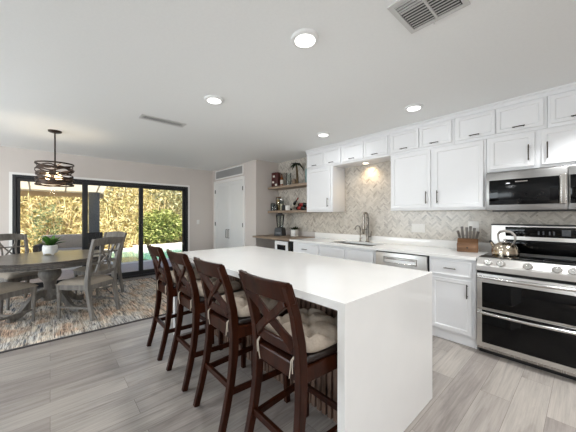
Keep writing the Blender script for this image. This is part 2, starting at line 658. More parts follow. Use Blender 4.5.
struct('floor', box(nb(), XL - 0.12, XR + 0.1, YF - 0.1, WY + 0.1, -0.12, 0), M['floor'], smooth=False)
struct('ceiling', box(nb(), XL - 0.12, XR + 0.1, YF - 0.1, WY + 0.1, CZ, CZ + 0.15), M['ceiling'], smooth=False)
DY0, DY1, DZ = -0.483, 2.518, 2.032
bm = nb()
prism(bm, [(YF, 0), (DY0, 0), (DY0, DZ), (DY1, DZ), (DY1, 0), (CY, 0), (CY, CZ), (YF, CZ)], 'X', XL - 0.12, XL)
struct('wall_left', bm, M['wall'], smooth=False)
struct('wall_back', box(nb(), RX - 0.1, XR, WY, WY + 0.1, 0, CZ), M['wall'], smooth=False)
struct('wall_closet', box(nb(), XL - 0.12, RX, CY, CY + 0.1, 0, CZ), M['wall'], smooth=False)
struct('wall_alcove', box(nb(), RX - 0.1, RX, CY + 0.1, WY, 0, CZ), M['wall'], smooth=False)
bm = nb()
slab_hole(bm, XL, XR, 0, CZ, -5.5, -2.6, 0.65, 2.2, YF - 0.1, YF, 'Y')
struct('wall_front', bm, M['wall'], smooth=False)
bm = nb()
slab_hole(bm, YF, WY, 0, CZ, -3.2, -1.3, 0.65, 2.2, XR, XR + 0.1, 'X')
struct('wall_right', bm, M['wall'], smooth=False)
for i, (a, b, ax, w) in enumerate(((-5.5, -2.6, 'Y', YF - 0.08), (-3.2, -1.3, 'X', XR + 0.03))):
    bm = nb()
    slab_hole(bm, a, b, 0.65, 2.2, a + 0.06, b - 0.06, 0.71, 2.14, w, w + 0.05, ax)
    wf = struct('window_%d' % (i + 1), bm, M['white_trim'], smooth=False)

# baseboards
struct('baseboard_closet', box(nb(), -4.92, RX, CY - 0.014, CY, 0, 0.10, 0.003), M['white_trim'])
bm = nb()
box(bm, XL, XL + 0.014, DY1 + 0.03, CY, 0, 0.10, 0.003)
struct('baseboard_left', bm, M['white_trim'])
struct('baseboard_dining', box(nb(), XL, XL + 0.014, YF, DY0 - 0.03, 0, 0.10, 0.003), M['white_trim'])

# white casing round the sliding door
bm = nb()
c = 0.035
prism(bm, [(DY0 - c, 0), (DY0 + 0.004, 0), (DY0 + 0.004, DZ - 0.004), (DY1 - 0.004, DZ - 0.004), (DY1 - 0.004, 0), (DY1 + c, 0), (DY1 + c, DZ + c), (DY0 - c, DZ + c)], 'X', XL, XL + 0.012)
struct('trim_1', bm, M['white_trim'], smooth=False)

# sliding glass door: one fixed frame, three panels
door = sroot('door_1', (XL - 0.04, 1.0, 0))
bm = nb()
prism(bm, [(DY0 + 0.004, 0), (DY0 + 0.004, DZ - 0.004), (DY1 - 0.004, DZ - 0.004), (DY1 - 0.004, 0), (DY1 - 0.05, 0), (DY1 - 0.05, DZ - 0.05), (DY0 + 0.05, DZ - 0.05), (DY0 + 0.05, 0)], 'X', XL - 0.10, XL + 0.015)
obj('frame', bm, M['door_frame'], door, bev=0.003)
obj('track', box(nb(), XL - 0.10, XL + 0.015, DY0 + 0.05, DY1 - 0.05, 0.0, 0.04, 0.004), M['door_frame'], door)
for k, (a, b, sl, sr, xo) in enumerate(((DY0 + 0.05, 0.54, 0.048, 0.075, -0.055), (0.475, 1.53, 0.078, 0.08, -0.02), (1.45, DY1 - 0.05, 0.085, 0.07, -0.055))):
    bm = nb()
    slab_hole(bm, a, b, 0.03, DZ - 0.04, a + sl, b - sr, 0.125, DZ - 0.105, XL + xo - 0.017, XL + xo + 0.017, 'X')
    pn = obj('door_panel', bm, M['door_frame'], door, smooth=False, bev=0.003)
    obj('glass_pane', box(nb(), XL + xo - 0.004, XL + xo + 0.004, a + sl - 0.008, b - sr + 0.008, 0.117, DZ - 0.097), M['glass'], pn, smooth=False)
bm = nb()
tube(bm, [(XL - 0.003, 1.49, 0.92), (XL + 0.035, 1.49, 0.93), (XL + 0.035, 1.49, 1.13), (XL - 0.003, 1.49, 1.14)], 0.009, 8)
obj('handle', bm, M['black'], door)

# closet double door, its casing and the grille above
cd = sroot('door_2', (-5.69, CY, 0))
cx0, cx1, ctop = -6.33, -5.03, 2.13
mid = (cx0 + cx1) / 2
bm = nb()
w = 0.07
prism(bm, [(cx0 - w, 0), (cx0, 0), (cx0, ctop), (cx1, ctop), (cx1, 0), (cx1 + w, 0), (cx1 + w, ctop + w), (cx0 - w, ctop + w)], 'Y', CY - 0.02, CY)
obj('casing', bm, M['white_trim'], cd, smooth=False, bev=0.003)
for s, (a, b) in enumerate(((cx0 + 0.003, mid - 0.002), (mid + 0.002, cx1 - 0.003))):
    bm = nb()
    box(bm, a, b, CY - 0.012, CY, 0.01, ctop - 0.004)
    f = [q for q in bm.faces if abs(q.calc_center_median().y - (CY - 0.012)) < 1e-5]
    bmesh.ops.inset_individual(bm, faces=f, thickness=0.10, depth=0)
    bmesh.ops.inset_individual(bm, faces=f, thickness=0.008, depth=0)
    bmesh.ops.translate(bm, verts=f[0].verts[:], vec=(0, 0.006, 0))
    lf = obj('door_leaf', bm, M['door_white'], cd, smooth=False)
    hx = mid - 0.05 if s == 0 else mid + 0.05
    bm = nb()
    tube(bm, [(hx, CY - 0.012, 0.80), (hx, CY - 0.045, 0.80), (hx, CY - 0.045, 1.0), (hx, CY - 0.012, 1.0)], 0.008, 8)
    obj('handle', bm, M['black'], lf)
    for z in (0.3, 1.12, 1.93):
        ex = a - 0.004 if s == 0 else b + 0.004
        obj('hinge', box(nb(), ex - 0.012, ex + 0.012, CY - 0.026, CY - 0.01, z - 0.045, z + 0.045, 0.003), M['black'], lf)

gr = thing('wall_grille', 'grey rectangular air grille in the wall above the closet doors', 'vent', (-5.66, CY, 2.34))
bm = nb()
slab_hole(bm, -6.34, -5.03, 2.235, 2.455, -6.315, -5.055, 2.26, 2.43, CY - 0.014, CY, 'Y')
obj('frame', bm, M['white_trim'], gr, smooth=False)
obj('backing', box(nb(), -6.315, -5.055, CY - 0.003, CY - 0.001, 2.26, 2.43), M['grille'], gr, smooth=False)
bm = nb()
for k in range(11):
    z = 2.268 + k * 0.0155
    prism(bm, [(CY - 0.012, z), (CY - 0.010, z + 0.001), (CY - 0.003, z + 0.011), (CY - 0.005, z + 0.011)], 'X', -6.315, -5.055)
obj('slats', bm, M['grille'], gr, smooth=False)

# light switch near the sliding door
sw = thing('light_switch', 'white light switch plate on the wall beside the glass sliding door', 'switch', (XL, 2.77, 1.17))
obj('plate', box(nb(), XL, XL + 0.006, 2.735, 2.805, 1.115, 1.225, 0.002), M['plate'], sw)
obj('rocker', box(nb(), XL + 0.004, XL + 0.010, 2.753, 2.787, 1.14, 1.20, 0.002), M['plate'], sw)


# ------------------------------------------------------------------ herringbone backsplash
def clip(poly, x0, x1, z0, z1):
    for ax, lim, sgn in ((0, x0, 1), (0, x1, -1), (1, z0, 1), (1, z1, -1)):
        out = []
        for i in range(len(poly)):
            a, b = poly[i], poly[(i + 1) % len(poly)]
            da, db = (a[ax] - lim) * sgn, (b[ax] - lim) * sgn
            if da >= 0:
                out.append(a)
            if (da >= 0) != (db >= 0):
                t = da / (da - db)
                out.append((a[0] + (b[0] - a[0]) * t, a[1] + (b[1] - a[1]) * t))
        poly = out
        if len(poly) < 3:
            return None
    return poly


UB = 1.39
bmt = nb()
bmg = nb()
TW, TN, GAP = 0.0215, 4, 0.0016      # tile width, length in widths, grout
regions = [(RX, 0.35, 1.012, UB), (RX, -3.356, UB, CZ), (-2.764, -1.774, UB, 2.168)]
c45 = math.sqrt(0.5)
for i in range(-165, 166):
    for j in range(-165, 166):
        # herringbone on an integer grid: each cell starts a horizontal and a vertical 1 x TN tile
        if (i - j) % (2 * TN) == 0:
            rect = (i, j, TN, 1)
        elif (i - j) % (2 * TN) == TN:
            rect = (i, j - TN + 1, 1, TN)
        else:
            continue
        u0, v0, du, dv = rect
        q = [(u0 * TW + GAP / 2, v0 * TW + GAP / 2), ((u0 + du) * TW - GAP / 2, v0 * TW + GAP / 2), ((u0 + du) * TW - GAP / 2, (v0 + dv) * TW - GAP / 2), (u0 * TW + GAP / 2, (v0 + dv) * TW - GAP / 2)]
        q = [((u - v) * c45 - 2.1, (u + v) * c45 + 1.6) for u, v in q]
        for (x0, x1, z0, z1) in regions:
            if max(p[0] for p in q) < x0 or min(p[0] for p in q) > x1 or max(p[1] for p in q) < z0 or min(p[1] for p in q) > z1:
                continue
            k = clip(q, x0, x1, z0, z1)
            if not k:
                continue
            area2 = sum(k[n][0] * k[(n + 1) % len(k)][1] - k[(n + 1) % len(k)][0] * k[n][1] for n in range(len(k)))
            if abs(area2) < 4e-5:
                continue
            vs = [bmt.verts.new((x, WY - 0.006, z)) for x, z in k]
            vb = [bmt.verts.new((x, WY - 0.002, z)) for x, z in k]
            bmt.faces.new(vs)
            for n in range(len(k)):
                m_ = (n + 1) % len(k)
                bmt.faces.new((vs[n], vs[m_], vb[m_], vb[n]))
wall_tiles = sroot('tile_backsplash', (-2.1, WY, 1.0))
obj('tiles', bmt, M['tile'], wall_tiles, smooth=False)
bm = nb()
P = [(RX, 1.012), (0.35, 1.012), (0.35, UB), (-1.774, UB), (-1.774, 2.168), (-2.764, 2.168), (-2.764, UB), (-3.356, UB), (-3.356, CZ), (RX, CZ)]
prism(bm, P, 'Y', WY - 0.004, WY)
obj('grout', bm, M['grout'], wall_tiles, smooth=False)

# ================================================================== UPPER CABINETS
YU = 3.42


def upper_cabinet(name, label, x0, x1, z0, z1, doors, dz0, dz1, hand, depth=None, group=None):
    t = thing(name, label, 'cabinet', ((x0 + x1) / 2, 3.6, z0), 0, group)
    obj('body', box(nb(), x0, x1, YU + 0.02, 3.768, z0, z1, 0.0015), M['white'], t)
    for (a, b, hx) in doors:
        d = obj('door', shaker(nb(), a, b, dz0, dz1, YU, 0.019, 0.05 if hand == 'V' else 0.042), M['white'], t, smooth=False, bev=0.0015)
        if hand == 'V':
            bar_pull(d, (hx, YU, dz0 + 0.125), 0.15, 'Z', M['pull'])
        else:
            bar_pull(d, ((a + b) / 2, YU, dz0 + 0.028), 0.095, 'X', M['pull'], -0.024, 0.005)
    return t


upper_cabinet('wall_cabinet', 'white single-door wall cabinet between the open shelves and the sink gap', -3.354, -2.766, UB, 2.135, [(-3.335, -2.80, -2.845)], 1.42, 2.115, 'V')
upper_cabinet('wall_cabinet', 'white two-door wall cabinet between the sink gap and the microwave', -1.772, -0.712, UB, 2.135, [(-1.752, -1.262, -1.305), (-1.222, -0.735, -1.18)], 1.42, 2.115, 'V')
upper_cabinet('wall_cabinet', 'short white two-door wall cabinet directly above the microwave', -0.708, 0.07, 1.775, 2.135, [(-0.682, -0.335, -0.375), (-0.285, 0.05, -0.245)], 1.80, 2.115, 'V')
rowx = [(-3.354, -2.588), (-2.584, -1.79), (-1.786, -1.014), (-1.010, -0.252), (-0.248, 0.50)]
rowd = [[(-3.335, -2.955), (-2.945, -2.603)], [(-2.570, -2.190), (-2.180, -1.812)], [(-1.760, -1.400), (-1.390, -1.036)], [(-0.988, -0.634), (-0.624, -0.272)], [(-0.226, 0.126), (0.136, 0.48)]]
rowl = ['white top cupboard with two small doors nearest the open shelves', 'white top cupboard with two small doors bridging the gap over the sink',
        'white top cupboard with two small doors above the taller doors right of sink', 'white top cupboard with two small doors partly above the left of the microwave',
        'white top cupboard in the topmost row, cut off by the photo edge']
for (a, b), ds, lb in zip(rowx, rowd, rowl):
    upper_cabinet('top_cupboard', lb, a, b, 2.137, 2.43, [(p, q, 0) for p, q in ds], 2.165, 2.415, 'H', group='row of small top cupboards')
bm = nb()
prism(bm, [(YU + 0.012, 2.43), (3.768, 2.43), (3.768, CZ), (YU - 0.012, CZ), (YU - 0.012, 2.472), (YU + 0.004, 2.46)], 'X', -3.356, 0.50)
struct('trim_2', bm, M['white'], smooth=False)

# puck light under the bridging cupboard
pk = thing('puck_light', 'small round glowing puck light under the cupboard above the sink', 'light', (-2.27, 3.62, 2.137))
bm = nb()
lathe(bm, [(0.045, 2.129), (0.05, 2.131), (0.05, 2.137)], (-2.27, 3.62, 0), 24)
obj('rim', bm, M['fixture_white'], pk)
bm = nb()
lathe(bm, [(0.040, 2.126), (0.040, 2.1295)], (-2.27, 3.62, 0), 24)
obj('lens', bm, M['puck'], pk)
ld = bpy.data.lights.new('puck_glow', 'SPOT')
ld.energy = 7
ld.color = (1.0, 0.74, 0.44)
ld.spot_size = R(150)
ld.spot_blend = 0.8
ld.shadow_soft_size = 0.03
lo = bpy.data.objects.new('puck_glow', ld)
COL.objects.link(lo)
lo.location = (-2.27, 3.675, 2.12)

# ================================================================== MICROWAVE
mw = thing('microwave', 'stainless over-range microwave with black glass door under the wall cabinet', 'microwave', (-0.32, 3.55, 1.37))
mx0, mx1, mz0, mz1 = -0.705, 0.065, 1.365, 1.768
obj('body', box(nb(), mx0, mx1, 3.42, 3.768, mz0 + 0.01, mz1, 0.003), M['steel_dark'], mw)
MY = 3.385
bm = nb()
box(bm, mx0, -0.115, MY, 3.42, mz0 + 0.012, mz1 - 0.012, 0.005)
dr = obj('door', bm, M['steel_dark'], mw)
obj('window', box(nb(), mx0 + 0.028, -0.168, MY - 0.003, MY + 0.01, 1.432, 1.682, 0.002), M['black_glass'], dr)
obj('inner_window', box(nb(), mx0 + 0.10, -0.23, MY - 0.0036, MY, 1.462, 1.63, 0.001), M['black_mesh'], dr)
obj('emblem', box(nb(), -0.47, -0.38, MY - 0.0045, MY - 0.002, 1.652, 1.660), M['steel_v'], dr)
bm = nb()
box(bm, -0.162, -0.118, MY - 0.045, MY - 0.022, 1.425, 1.692, 0.007, 3)
box(bm, -0.150, -0.130, MY - 0.03, MY + 0.004, 1.44, 1.465, 0.003)
box(bm, -0.150, -0.130, MY - 0.03, MY + 0.004, 1.65, 1.675, 0.003)
obj('handle', bm, M['steel_v'], dr)
cp = obj('control_panel', box(nb(), -0.112, mx1, MY, 3.42, mz0 + 0.012, mz1 - 0.012, 0.004), M['steel_dark'], mw)
obj('keypad', box(nb(), -0.100, mx1 - 0.012, MY - 0.003, MY + 0.01, 1.432, 1.682, 0.002), M['black_glass'], cp)
obj('underside_vent', box(nb(), mx0 + 0.05, mx1 - 0.03, 3.41, 3.70, mz0, mz0 + 0.012, 0.002), M['black'], mw)

# ================================================================== BASE RUN
YB = 3.12
CT = 0.914


def base_cabinet(label, x0, x1, fronts, handles=True, basin=None):
    t = thing('base_cabinet', label, 'cabinet', ((x0 + x1) / 2, 3.45, 0))
    top = 0.882
    if basin:
        bm = nb()
        prism(bm, [(x0, 0.10), (x1, 0.10), (x1, top), (basin[1], top), (basin[1], 0.66), (basin[0], 0.66), (basin[0], top), (x0, top)], 'Y', YB + 0.07, 3.768)
        obj('face_frame', box(nb(), x0, x1, YB + 0.02, YB + 0.0695, 0.10, top), M['white'], t, smooth=False)
        obj('body', bm, M['white'], t, smooth=False)
    else:
        obj('body', box(nb(), x0, x1, YB + 0.02, 3.768, 0.10, top, 0.0015), M['white'], t)
    obj('toe_kick', box(nb(), x0, x1, YB + 0.045, 3.6, 0.0, 0.10), M['white'], t, smooth=False)
    for kind, a, b, hx in fronts:
        if kind == 'drawer':
            d = obj('drawer', shaker(nb(), a, b, 0.695, 0.855, YB, 0.02, 0.018, 0.004), M['white'], t, smooth=False, bev=0.002)
            if hx is not None:
                bar_pull(d, ((a + b) / 2, YB, 0.775), 0.11, 'X', M['pull_light'], -0.028)
        else:
            d = obj('door', shaker(nb(), a, b, 0.125, 0.665, YB, 0.02, 0.05), M['white'], t, smooth=False, bev=0.002)
            bar_pull(d, (hx, YB, 0.565), 0.14, 'Z', M['pull'])
    return t


base_cabinet('white base cabinet with a drawer between the beverage cooler and the sink', -3.385, -2.782, [('drawer', -3.365, -2.80, 1), ('door', -3.365, -2.80, -2.85)])
base_cabinet('white sink base cabinet with two plain false drawer fronts', -2.778, -1.822, [('drawer', -2.757, -2.305, None), ('drawer', -2.270, -1.845, None), ('door', -2.757, -2.305, -2.34), ('door', -2.270, -1.845, -2.235)], basin=(-2.72, -1.90))
base_cabinet('white base cabinet with drawer and door between dishwasher and range', -1.168, -0.730, [('drawer', -1.142, -0.765, 1), ('door', -1.142, -0.765, -0.80)])

# dishwasher
dw = thing('dishwasher', 'stainless steel dishwasher with pocket handle under the white counter', 'dishwasher', (-1.495, 3.45, 0))
obj('body', box(nb(), -1.816, -1.174, YB + 0.03, 3.76, 0.10, 0.88), M['dark_gap'], dw, smooth=False)
bm = nb()
box(bm, -1.806, -1.184, YB - 0.006, YB + 0.03, 0.12, 0.868, 0.004)
dd = obj('door', bm, M['steel'], dw)
obj('toe_panel', box(nb(), -1.806, -1.184, YB + 0.05, YB + 0.08, 0.005, 0.11, 0.002), M['black'], dw)
bm = nb()
slab_hole(bm, -1.70, -1.29, 0.745, 0.822, -1.685, -1.305, 0.757, 0.812, YB - 0.010, YB - 0.004, 'Y')
obj('handle_pocket', bm, M['chrome'], dd, smooth=False, bev=0.002)
bm = nb()
tube(bm, [(-1.68 + 0.37 * k / 10, YB - 0.012 - 0.02 * math.sin(PI * k / 10), 0.803) for k in range(11)], 0.009, 8)
obj('handle', bm, M['chrome'], dd)

# beverage cooler at the end of the run
bc = thing('beverage_cooler', 'white beverage cooler with dark window under the wooden counter', 'cooler', (-3.63, 3.4, 0))
obj('body', box(nb(), -3.862, -3.41, YB + 0.03, 3.70, 0.01, 0.872, 0.003), M['black'], bc)
bm = nb()
slab_hole(bm, -3.862, -3.50, 0.06, 0.865, -3.80, -3.56, 0.14, 0.80, YB - 0.01, YB + 0.03, 'Y')
bd = obj('door', bm, M['white'], bc, smooth=False, bev=0.003)
obj('window', box(nb(), -3.80, -3.56, YB, YB + 0.01, 0.14, 0.80), M['black_glass'], bd, smooth=False)
obj('control_strip', box(nb(), -3.497, -3.41, YB - 0.004, YB + 0.03, 0.06, 0.865, 0.003), M['black_glass'], bc)

# counters
ct = thing('countertop', 'white quartz countertop running along the back wall with low backsplash lip', 'countertop', (-2.1, 3.43, 0.884))
SX0, SX1, SY0, SY1 = -2.69, -1.94, 3.235, 3.62
bm = nb()
slab_hole(bm, -3.44, -0.724, 3.095, 3.768, SX0, SX1, SY0, SY1, 0.884, CT)
obj('slab', bm, M['quartz'], ct, smooth=False, bev=0.003)
obj('backsplash_lip', box(nb(), -3.44, -0.724, 3.748, 3.768, CT, 1.012, 0.002), M['quartz'], ct)
wc = tag(obj('wood_counter', box(nb(), RX + 0.003, -3.443, 3.08, 3.768, 0.884, 0.920, 0.003), M['shelf_wood']), 'grey-brown wooden counter slab in the corner under the open shelves', 'countertop')

# sink
sk = thing('sink', 'stainless undermount sink set into the white quartz countertop', 'sink', (-2.31, 3.43, 0.68))
bm = nb()
box(bm, SX0 - 0.004, SX1 + 0.004, SY0 - 0.004, SY1 + 0.004, 0.69, 0.883)
top = [f for f in bm.faces if f.normal.z > 0.9]
bmesh.ops.delete(bm, geom=top, context='FACES')
sb = obj('basin', bm, M['sink'], sk, smooth=False)
bm = nb()
lathe(bm, [(0.045, 0.691), (0.045, 0.694), (0.02, 0.692), (0.0, 0.6915)], (-2.31, 3.46, 0), 20)
obj('drain', bm, M['chrome'], sk)

# faucet and small tap
fx, fy = -2.28, 3.69
fa = thing('faucet', 'tall brushed nickel pull-down spring faucet behind the sink', 'faucet', (fx, fy, CT))
bm = nb()
lathe(bm, [(0.032, CT), (0.032, CT + 0.01), (0.022, CT + 0.02), (0.022, CT + 0.11), (0.016, CT + 0.13)], (fx, fy, 0), 18)
obj('base', bm, M['faucet'], fa)
bm = nb()
arc = [(fx, fy, CT + 0.10), (fx, fy, CT + 0.36)]
for k in range(1, 13):
    a = PI * k / 12
    arc.append((fx, fy - 0.055 + 0.055 * math.cos(a), CT + 0.40 + 0.055 * math.sin(a)))
arc += [(fx, fy - 0.11, CT + 0.36), (fx, fy - 0.11, CT + 0.27)]
tube(bm, arc, 0.016, 12)
obj('spout', bm, M['faucet'], fa)
bm = nb()
pts = []
for k in range(240):
    t = k / 239
    a = 2 * PI * 20 * t
    pts.append((fx + 0.023 * math.cos(a), fy + 0.023 * math.sin(a), CT + 0.13 + 0.25 * t))
tube(bm, pts, 0.0035, 5)
obj('spring', bm, M['faucet'], fa)
bm = nb()
lathe(bm, [(0.013, CT + 0.13), (0.021, CT + 0.15), (0.020, CT + 0.25), (0.015, CT + 0.28)], (fx, fy - 0.11, 0), 16)
obj('spray_head', bm, M['faucet'], fa)
bm = nb()
tube(bm, [(fx, fy, CT + 0.20), (fx + 0.005, fy - 0.11, CT + 0.20)], 0.007, 8)
obj('docking_arm', bm, M['faucet'], fa)
bm = nb()
tube(bm, [(fx + 0.015, fy, CT + 0.085), (fx + 0.06, fy, CT + 0.09)], 0.012, 10)
tube(bm, [(fx + 0.055, fy, CT + 0.09), (fx + 0.075, fy - 0.01, CT + 0.17)], [0.008, 0.006], 8)
obj('lever', bm, M['faucet'], fa)
tx = -2.41
tp = thing('filter_tap', 'small gooseneck water tap standing beside the tall faucet', 'faucet', (tx, 3.69, CT))
bm = nb()
lathe(bm, [(0.02, CT), (0.02, CT + 0.01), (0.011, CT + 0.02), (0.011, CT + 0.06)], (tx, 3.69, 0), 14)
obj('base', bm, M['faucet'], tp)
bm = nb()
pts = [(tx, 3.69, CT + 0.04), (tx, 3.69, CT + 0.19)]
for k in range(1, 12):
    a = PI * 1.1 * k / 11
    pts.append((tx - 0.035 + 0.035 * math.cos(a), 3.69 - 0.02 + 0.02 * math.cos(a), CT + 0.20 + 0.05 * math.sin(a)))
tube(bm, pts, 0.0075, 10)
obj('spout', bm, M['faucet'], tp)
bm = nb()
tube(bm, [(tx + 0.008, 3.69, CT + 0.05), (tx + 0.04, 3.685, CT + 0.062)], 0.005, 8)
obj('lever', bm, M['faucet'], tp)


def outlet(name, label, cx, cz, gangs):
    w = 0.036 * gangs + 0.018
    t = thing(name, label, 'outlet', (cx, WY - 0.006, cz))
    obj('plate', box(nb(), cx - w, cx + w, WY - 0.012, WY - 0.006, cz - 0.06, cz + 0.06, 0.002), M['plate'], t)
    for g in range(gangs):
        gx = cx + (g - (gangs - 1) / 2) * 0.046
        s = obj('socket', box(nb(), gx - 0.016, gx + 0.016, WY - 0.0145, WY - 0.01, cz - 0.034, cz + 0.034, 0.0015), M['plate'], t)


outlet('wall_outlet', 'white double outlet plate on the marble tile over the dishwasher', -1.545, 1.155, 2)
outlet('wall_outlet', 'white single outlet plate on the marble tile behind the knife block', -0.905, 1.20, 1)

# ================================================================== RANGE
RX0, RX1 = -0.718, 0.045
rg = thing('range', 'stainless steel electric range with double ovens and black glass doors', 'stove', (-0.336, 3.4, 0))
FY = 3.085
obj('body', box(nb(), RX0, RX1, FY + 0.03, 3.74, 0.04, 0.90, 0.003), M['steel_v'], rg)
obj('plinth', box(nb(), RX0 + 0.01, RX1 - 0.01, FY + 0.06, 3.7, 0.0, 0.045), M['black'], rg)
ck = obj('cooktop', box(nb(), RX0, RX1, FY + 0.065, 3.70, 0.90, 0.922, 0.004), M['black_glass'], rg)
for i, (ex, ey, er) in enumerate(((-0.53, 3.30, 0.10), (-0.15, 3.30, 0.115), (-0.53, 3.54, 0.085), (-0.15, 3.54, 0.085))):
    bm = nb()
    r_ = bmesh.ops.create_circle(bm, segments=40, radius=er)
    inn = bmesh.ops.create_circle(bm, segments=40, radius=er - 0.004)
    bmesh.ops.bridge_loops(bm, edges=bm.edges[:])
    bmesh.ops.translate(bm, verts=bm.verts[:], vec=(ex, ey, 0.9226))
    obj('burner_ring', bm, M['display'], ck, smooth=False)
# sloped control panel with knobs
bm = nb()
prism(bm, [(FY - 0.012, 0.80), (FY + 0.10, 0.80), (FY + 0.10, 0.918), (FY + 0.055, 0.922), (FY + 0.04, 0.916), (FY - 0.006, 0.86), (FY - 0.012, 0.845)], 'X', RX0, RX1)
fp = obj('control_front', bm, M['steel'], rg, smooth=False, bev=0.003)
nrm = Vector((0, -0.056, 0.046)).normalized()
nrm = Vector((0, -0.93, 0.36)).normalized()
for kx in (-0.625, -0.530, -0.345, -0.165, -0.075):
    bm = nb()
    lathe(bm, [(0.034, 0.0), (0.034, 0.006), (0.029, 0.010), (0.028, 0.028), (0.025, 0.033), (0.0, 0.033)], (0, 0, 0), 22)
    box(bm, -0.005, 0.005, -0.026, 0.026, 0.028, 0.042, 0.002)
    q = Vector((0, 0, 1)).rotation_difference(nrm).to_matrix().to_4x4()
    bm.transform(Matrix.Translation((kx, FY + 0.012, 0.876)) @ q)
    obj('knob', bm, M['chrome'], fp)
obj('panel_gap', box(nb(), RX0 + 0.004, RX1 - 0.004, FY + 0.004, FY + 0.05, 0.775, 0.801), M['dark_gap'], rg, smooth=False)


def oven_door(z0, z1, gz0, gz1, hz):
    bm = nb()
    box(bm, RX0 + 0.003, RX1 - 0.003, FY, FY + 0.04, z0, z1, 0.004)
    d = obj('oven_door', bm, M['steel'], rg)
    obj('window', box(nb(), RX0 + 0.045, RX1 - 0.045, FY - 0.003, FY + 0.01, gz0, gz1, 0.002), M['black_glass'], d)
    bm = nb()
    n = 16
    pts = []
    for k in range(n + 1):
        t = k / n
        pts.append((RX0 + 0.02 + (RX1 - RX0 - 0.04) * t, FY - 0.032 - 0.028 * math.sin(PI * t), hz))
    tube(bm, pts, 0.0135, 12)
    for ex in (RX0 + 0.03, RX1 - 0.03):
        box(bm, ex - 0.012, ex + 0.012, FY - 0.034, FY + 0.004, hz - 0.012, hz + 0.012, 0.003)
    obj('handle', bm, M['chrome'], d)
    return d


oven_door(0.438, 0.772, 0.452, 0.690, 0.742)
oven_door(0.075, 0.434, 0.118, 0.428, 0.408)
bm = nb()
box(bm, RX0, RX1, 3.685, 3.766, 0.90, 1.225, 0.006)
bg = obj('backguard', bm, M['steel'], rg)
obj('control_glass', box(nb(), RX0 + 0.125, RX1 - 0.025, 3.681, 3.69, 1.105, 1.205, 0.002), M['black_glass'], bg)
obj('lower_glass', box(nb(), RX0 + 0.125, RX1 - 0.025, 3.681, 3.69, 0.93, 1.068, 0.002), M['black_glass'], bg)
obj('top_trim', box(nb(), RX0, RX1, 3.68, 3.768, 1.218, 1.232, 0.002), M['black'], bg)
obj('display', box(nb(), -0.165, -0.105, 3.680, 3.683, 1.125, 1.185), M['display'], bg, smooth=False)
for k in range(4):
    for r_ in range(2):
        obj('touch_key', box(nb(), -0.53 + k * 0.028, -0.521 + k * 0.028, 3.6800, 3.682, 1.138 + r_ * 0.03, 1.146 + r_ * 0.03), M['display'], bg, smooth=False)
for kx in (-0.335, -0.30, -0.255, -0.225):
    obj('touch_key', box(nb(), kx, kx + 0.012, 3.6800, 3.682, 1.13, 1.165), M['display'], bg, smooth=False)

# kettle
kx, ky, kz = -0.555, 3.44, 0.9228
kt = thing('kettle', 'champagne steel whistling kettle with arched handle on the range cooktop', 'kettle', (kx, ky, kz), R(-25))
bm = nb()
lathe(bm, [(0.100, 0.0), (0.112, 0.006), (0.115, 0.03), (0.109, 0.065), (0.090, 0.10), (0.062, 0.122), (0.045, 0.129), (0.043, 0.131), (0, 0.131)], (0, 0, 0), 32)
obj('body', bm, M['kettle'], kt, local=True)
bm = nb()
lathe(bm, [(0.042, 0.130), (0.040, 0.136), (0.022, 0.141), (0.010, 0.143), (0.010, 0.150), (0.016, 0.158), (0.014, 0.168), (0, 0.170)], (0, 0, 0), 24)
obj('lid', bm, M['chrome'], kt, local=True)
bm = nb()
pts = [(0.066, 0, 0.117), (0.094, 0, 0.165), (0.088, 0, 0.205), (0.055, 0, 0.235), (0.0, 0, 0.245), (-0.05, 0, 0.235), (-0.072, 0, 0.205), (-0.068, 0, 0.165), (-0.056, 0, 0.124)]
pts2 = []
for i in range(len(pts) - 1):
    for s in range(4):
        pts2.append(Vector(pts[i]).lerp(Vector(pts[i + 1]), s / 4))
pts2.append(Vector(pts[-1]))
tube(bm, pts2, [0.006 + 0.007 * math.sin(PI * i / (len(pts2) - 1)) for i in range(len(pts2))], 10)
obj('handle', bm, M['kettle_grip'], kt, local=True)
bm = nb()
tube(bm, [(-0.08, 0, 0.06), (-0.115, 0, 0.085), (-0.135, 0, 0.115), (-0.145, 0, 0.125)], [0.024, 0.018, 0.013, 0.012], 12)
obj('spout', bm, M['kettle'], kt, local=True)
bm = nb()
tube(bm, [(-0.141, 0, 0.119), (-0.152, 0, 0.133)], 0.015, 10)
obj('whistle_cap', bm, M['black'], kt, local=True)

# knife block and knives
kb = thing('knife_block', 'wooden knife block with a small drawer on the counter by the range', 'knife block', (-0.915, 3.57, CT + 0.0006), R(12))
bm = nb()
prism(bm, [(-0.075, 0.0), (0.075, 0.0), (0.075, 0.145), (0.03, 0.145), (-0.02, 0.10), (-0.075, 0.10)], 'X', -0.10, 0.10)
obj('body', bm, M['block_wood'], kb, local=True, smooth=False, bev=0.005)
bm = nb()
box(bm, -0.086, 0.086, -0.081, -0.07, 0.018, 0.082, 0.003)
kd = obj('drawer', bm, M['block_wood'], kb, local=True)
bm = nb()
lathe(bm, [(0.006, 0), (0.006, 0.006), (0.009, 0.012), (0.0, 0.014)], (0, 0, 0), 12)
bm.transform(Matrix.Translation((0, -0.081, 0.05)) @ Matrix.Rotation(R(90), 4, 'X'))
obj('knob', bm, M['dark_gap'], kd, local=True)
K0 = None
spots = [(-0.078, 0.055, 0.146, 0.085, 'leftmost'), (-0.045, 0.055, 0.146, 0.135, 'second from left'), (-0.008, 0.055, 0.146, 0.125, 'third from left'), (0.022, 0.055, 0.146, 0.140, 'fourth from left'), (0.052, 0.05, 0.146, 0.12, 'second from right'), (0.080, 0.045, 0.146, 0.08, 'rightmost')]
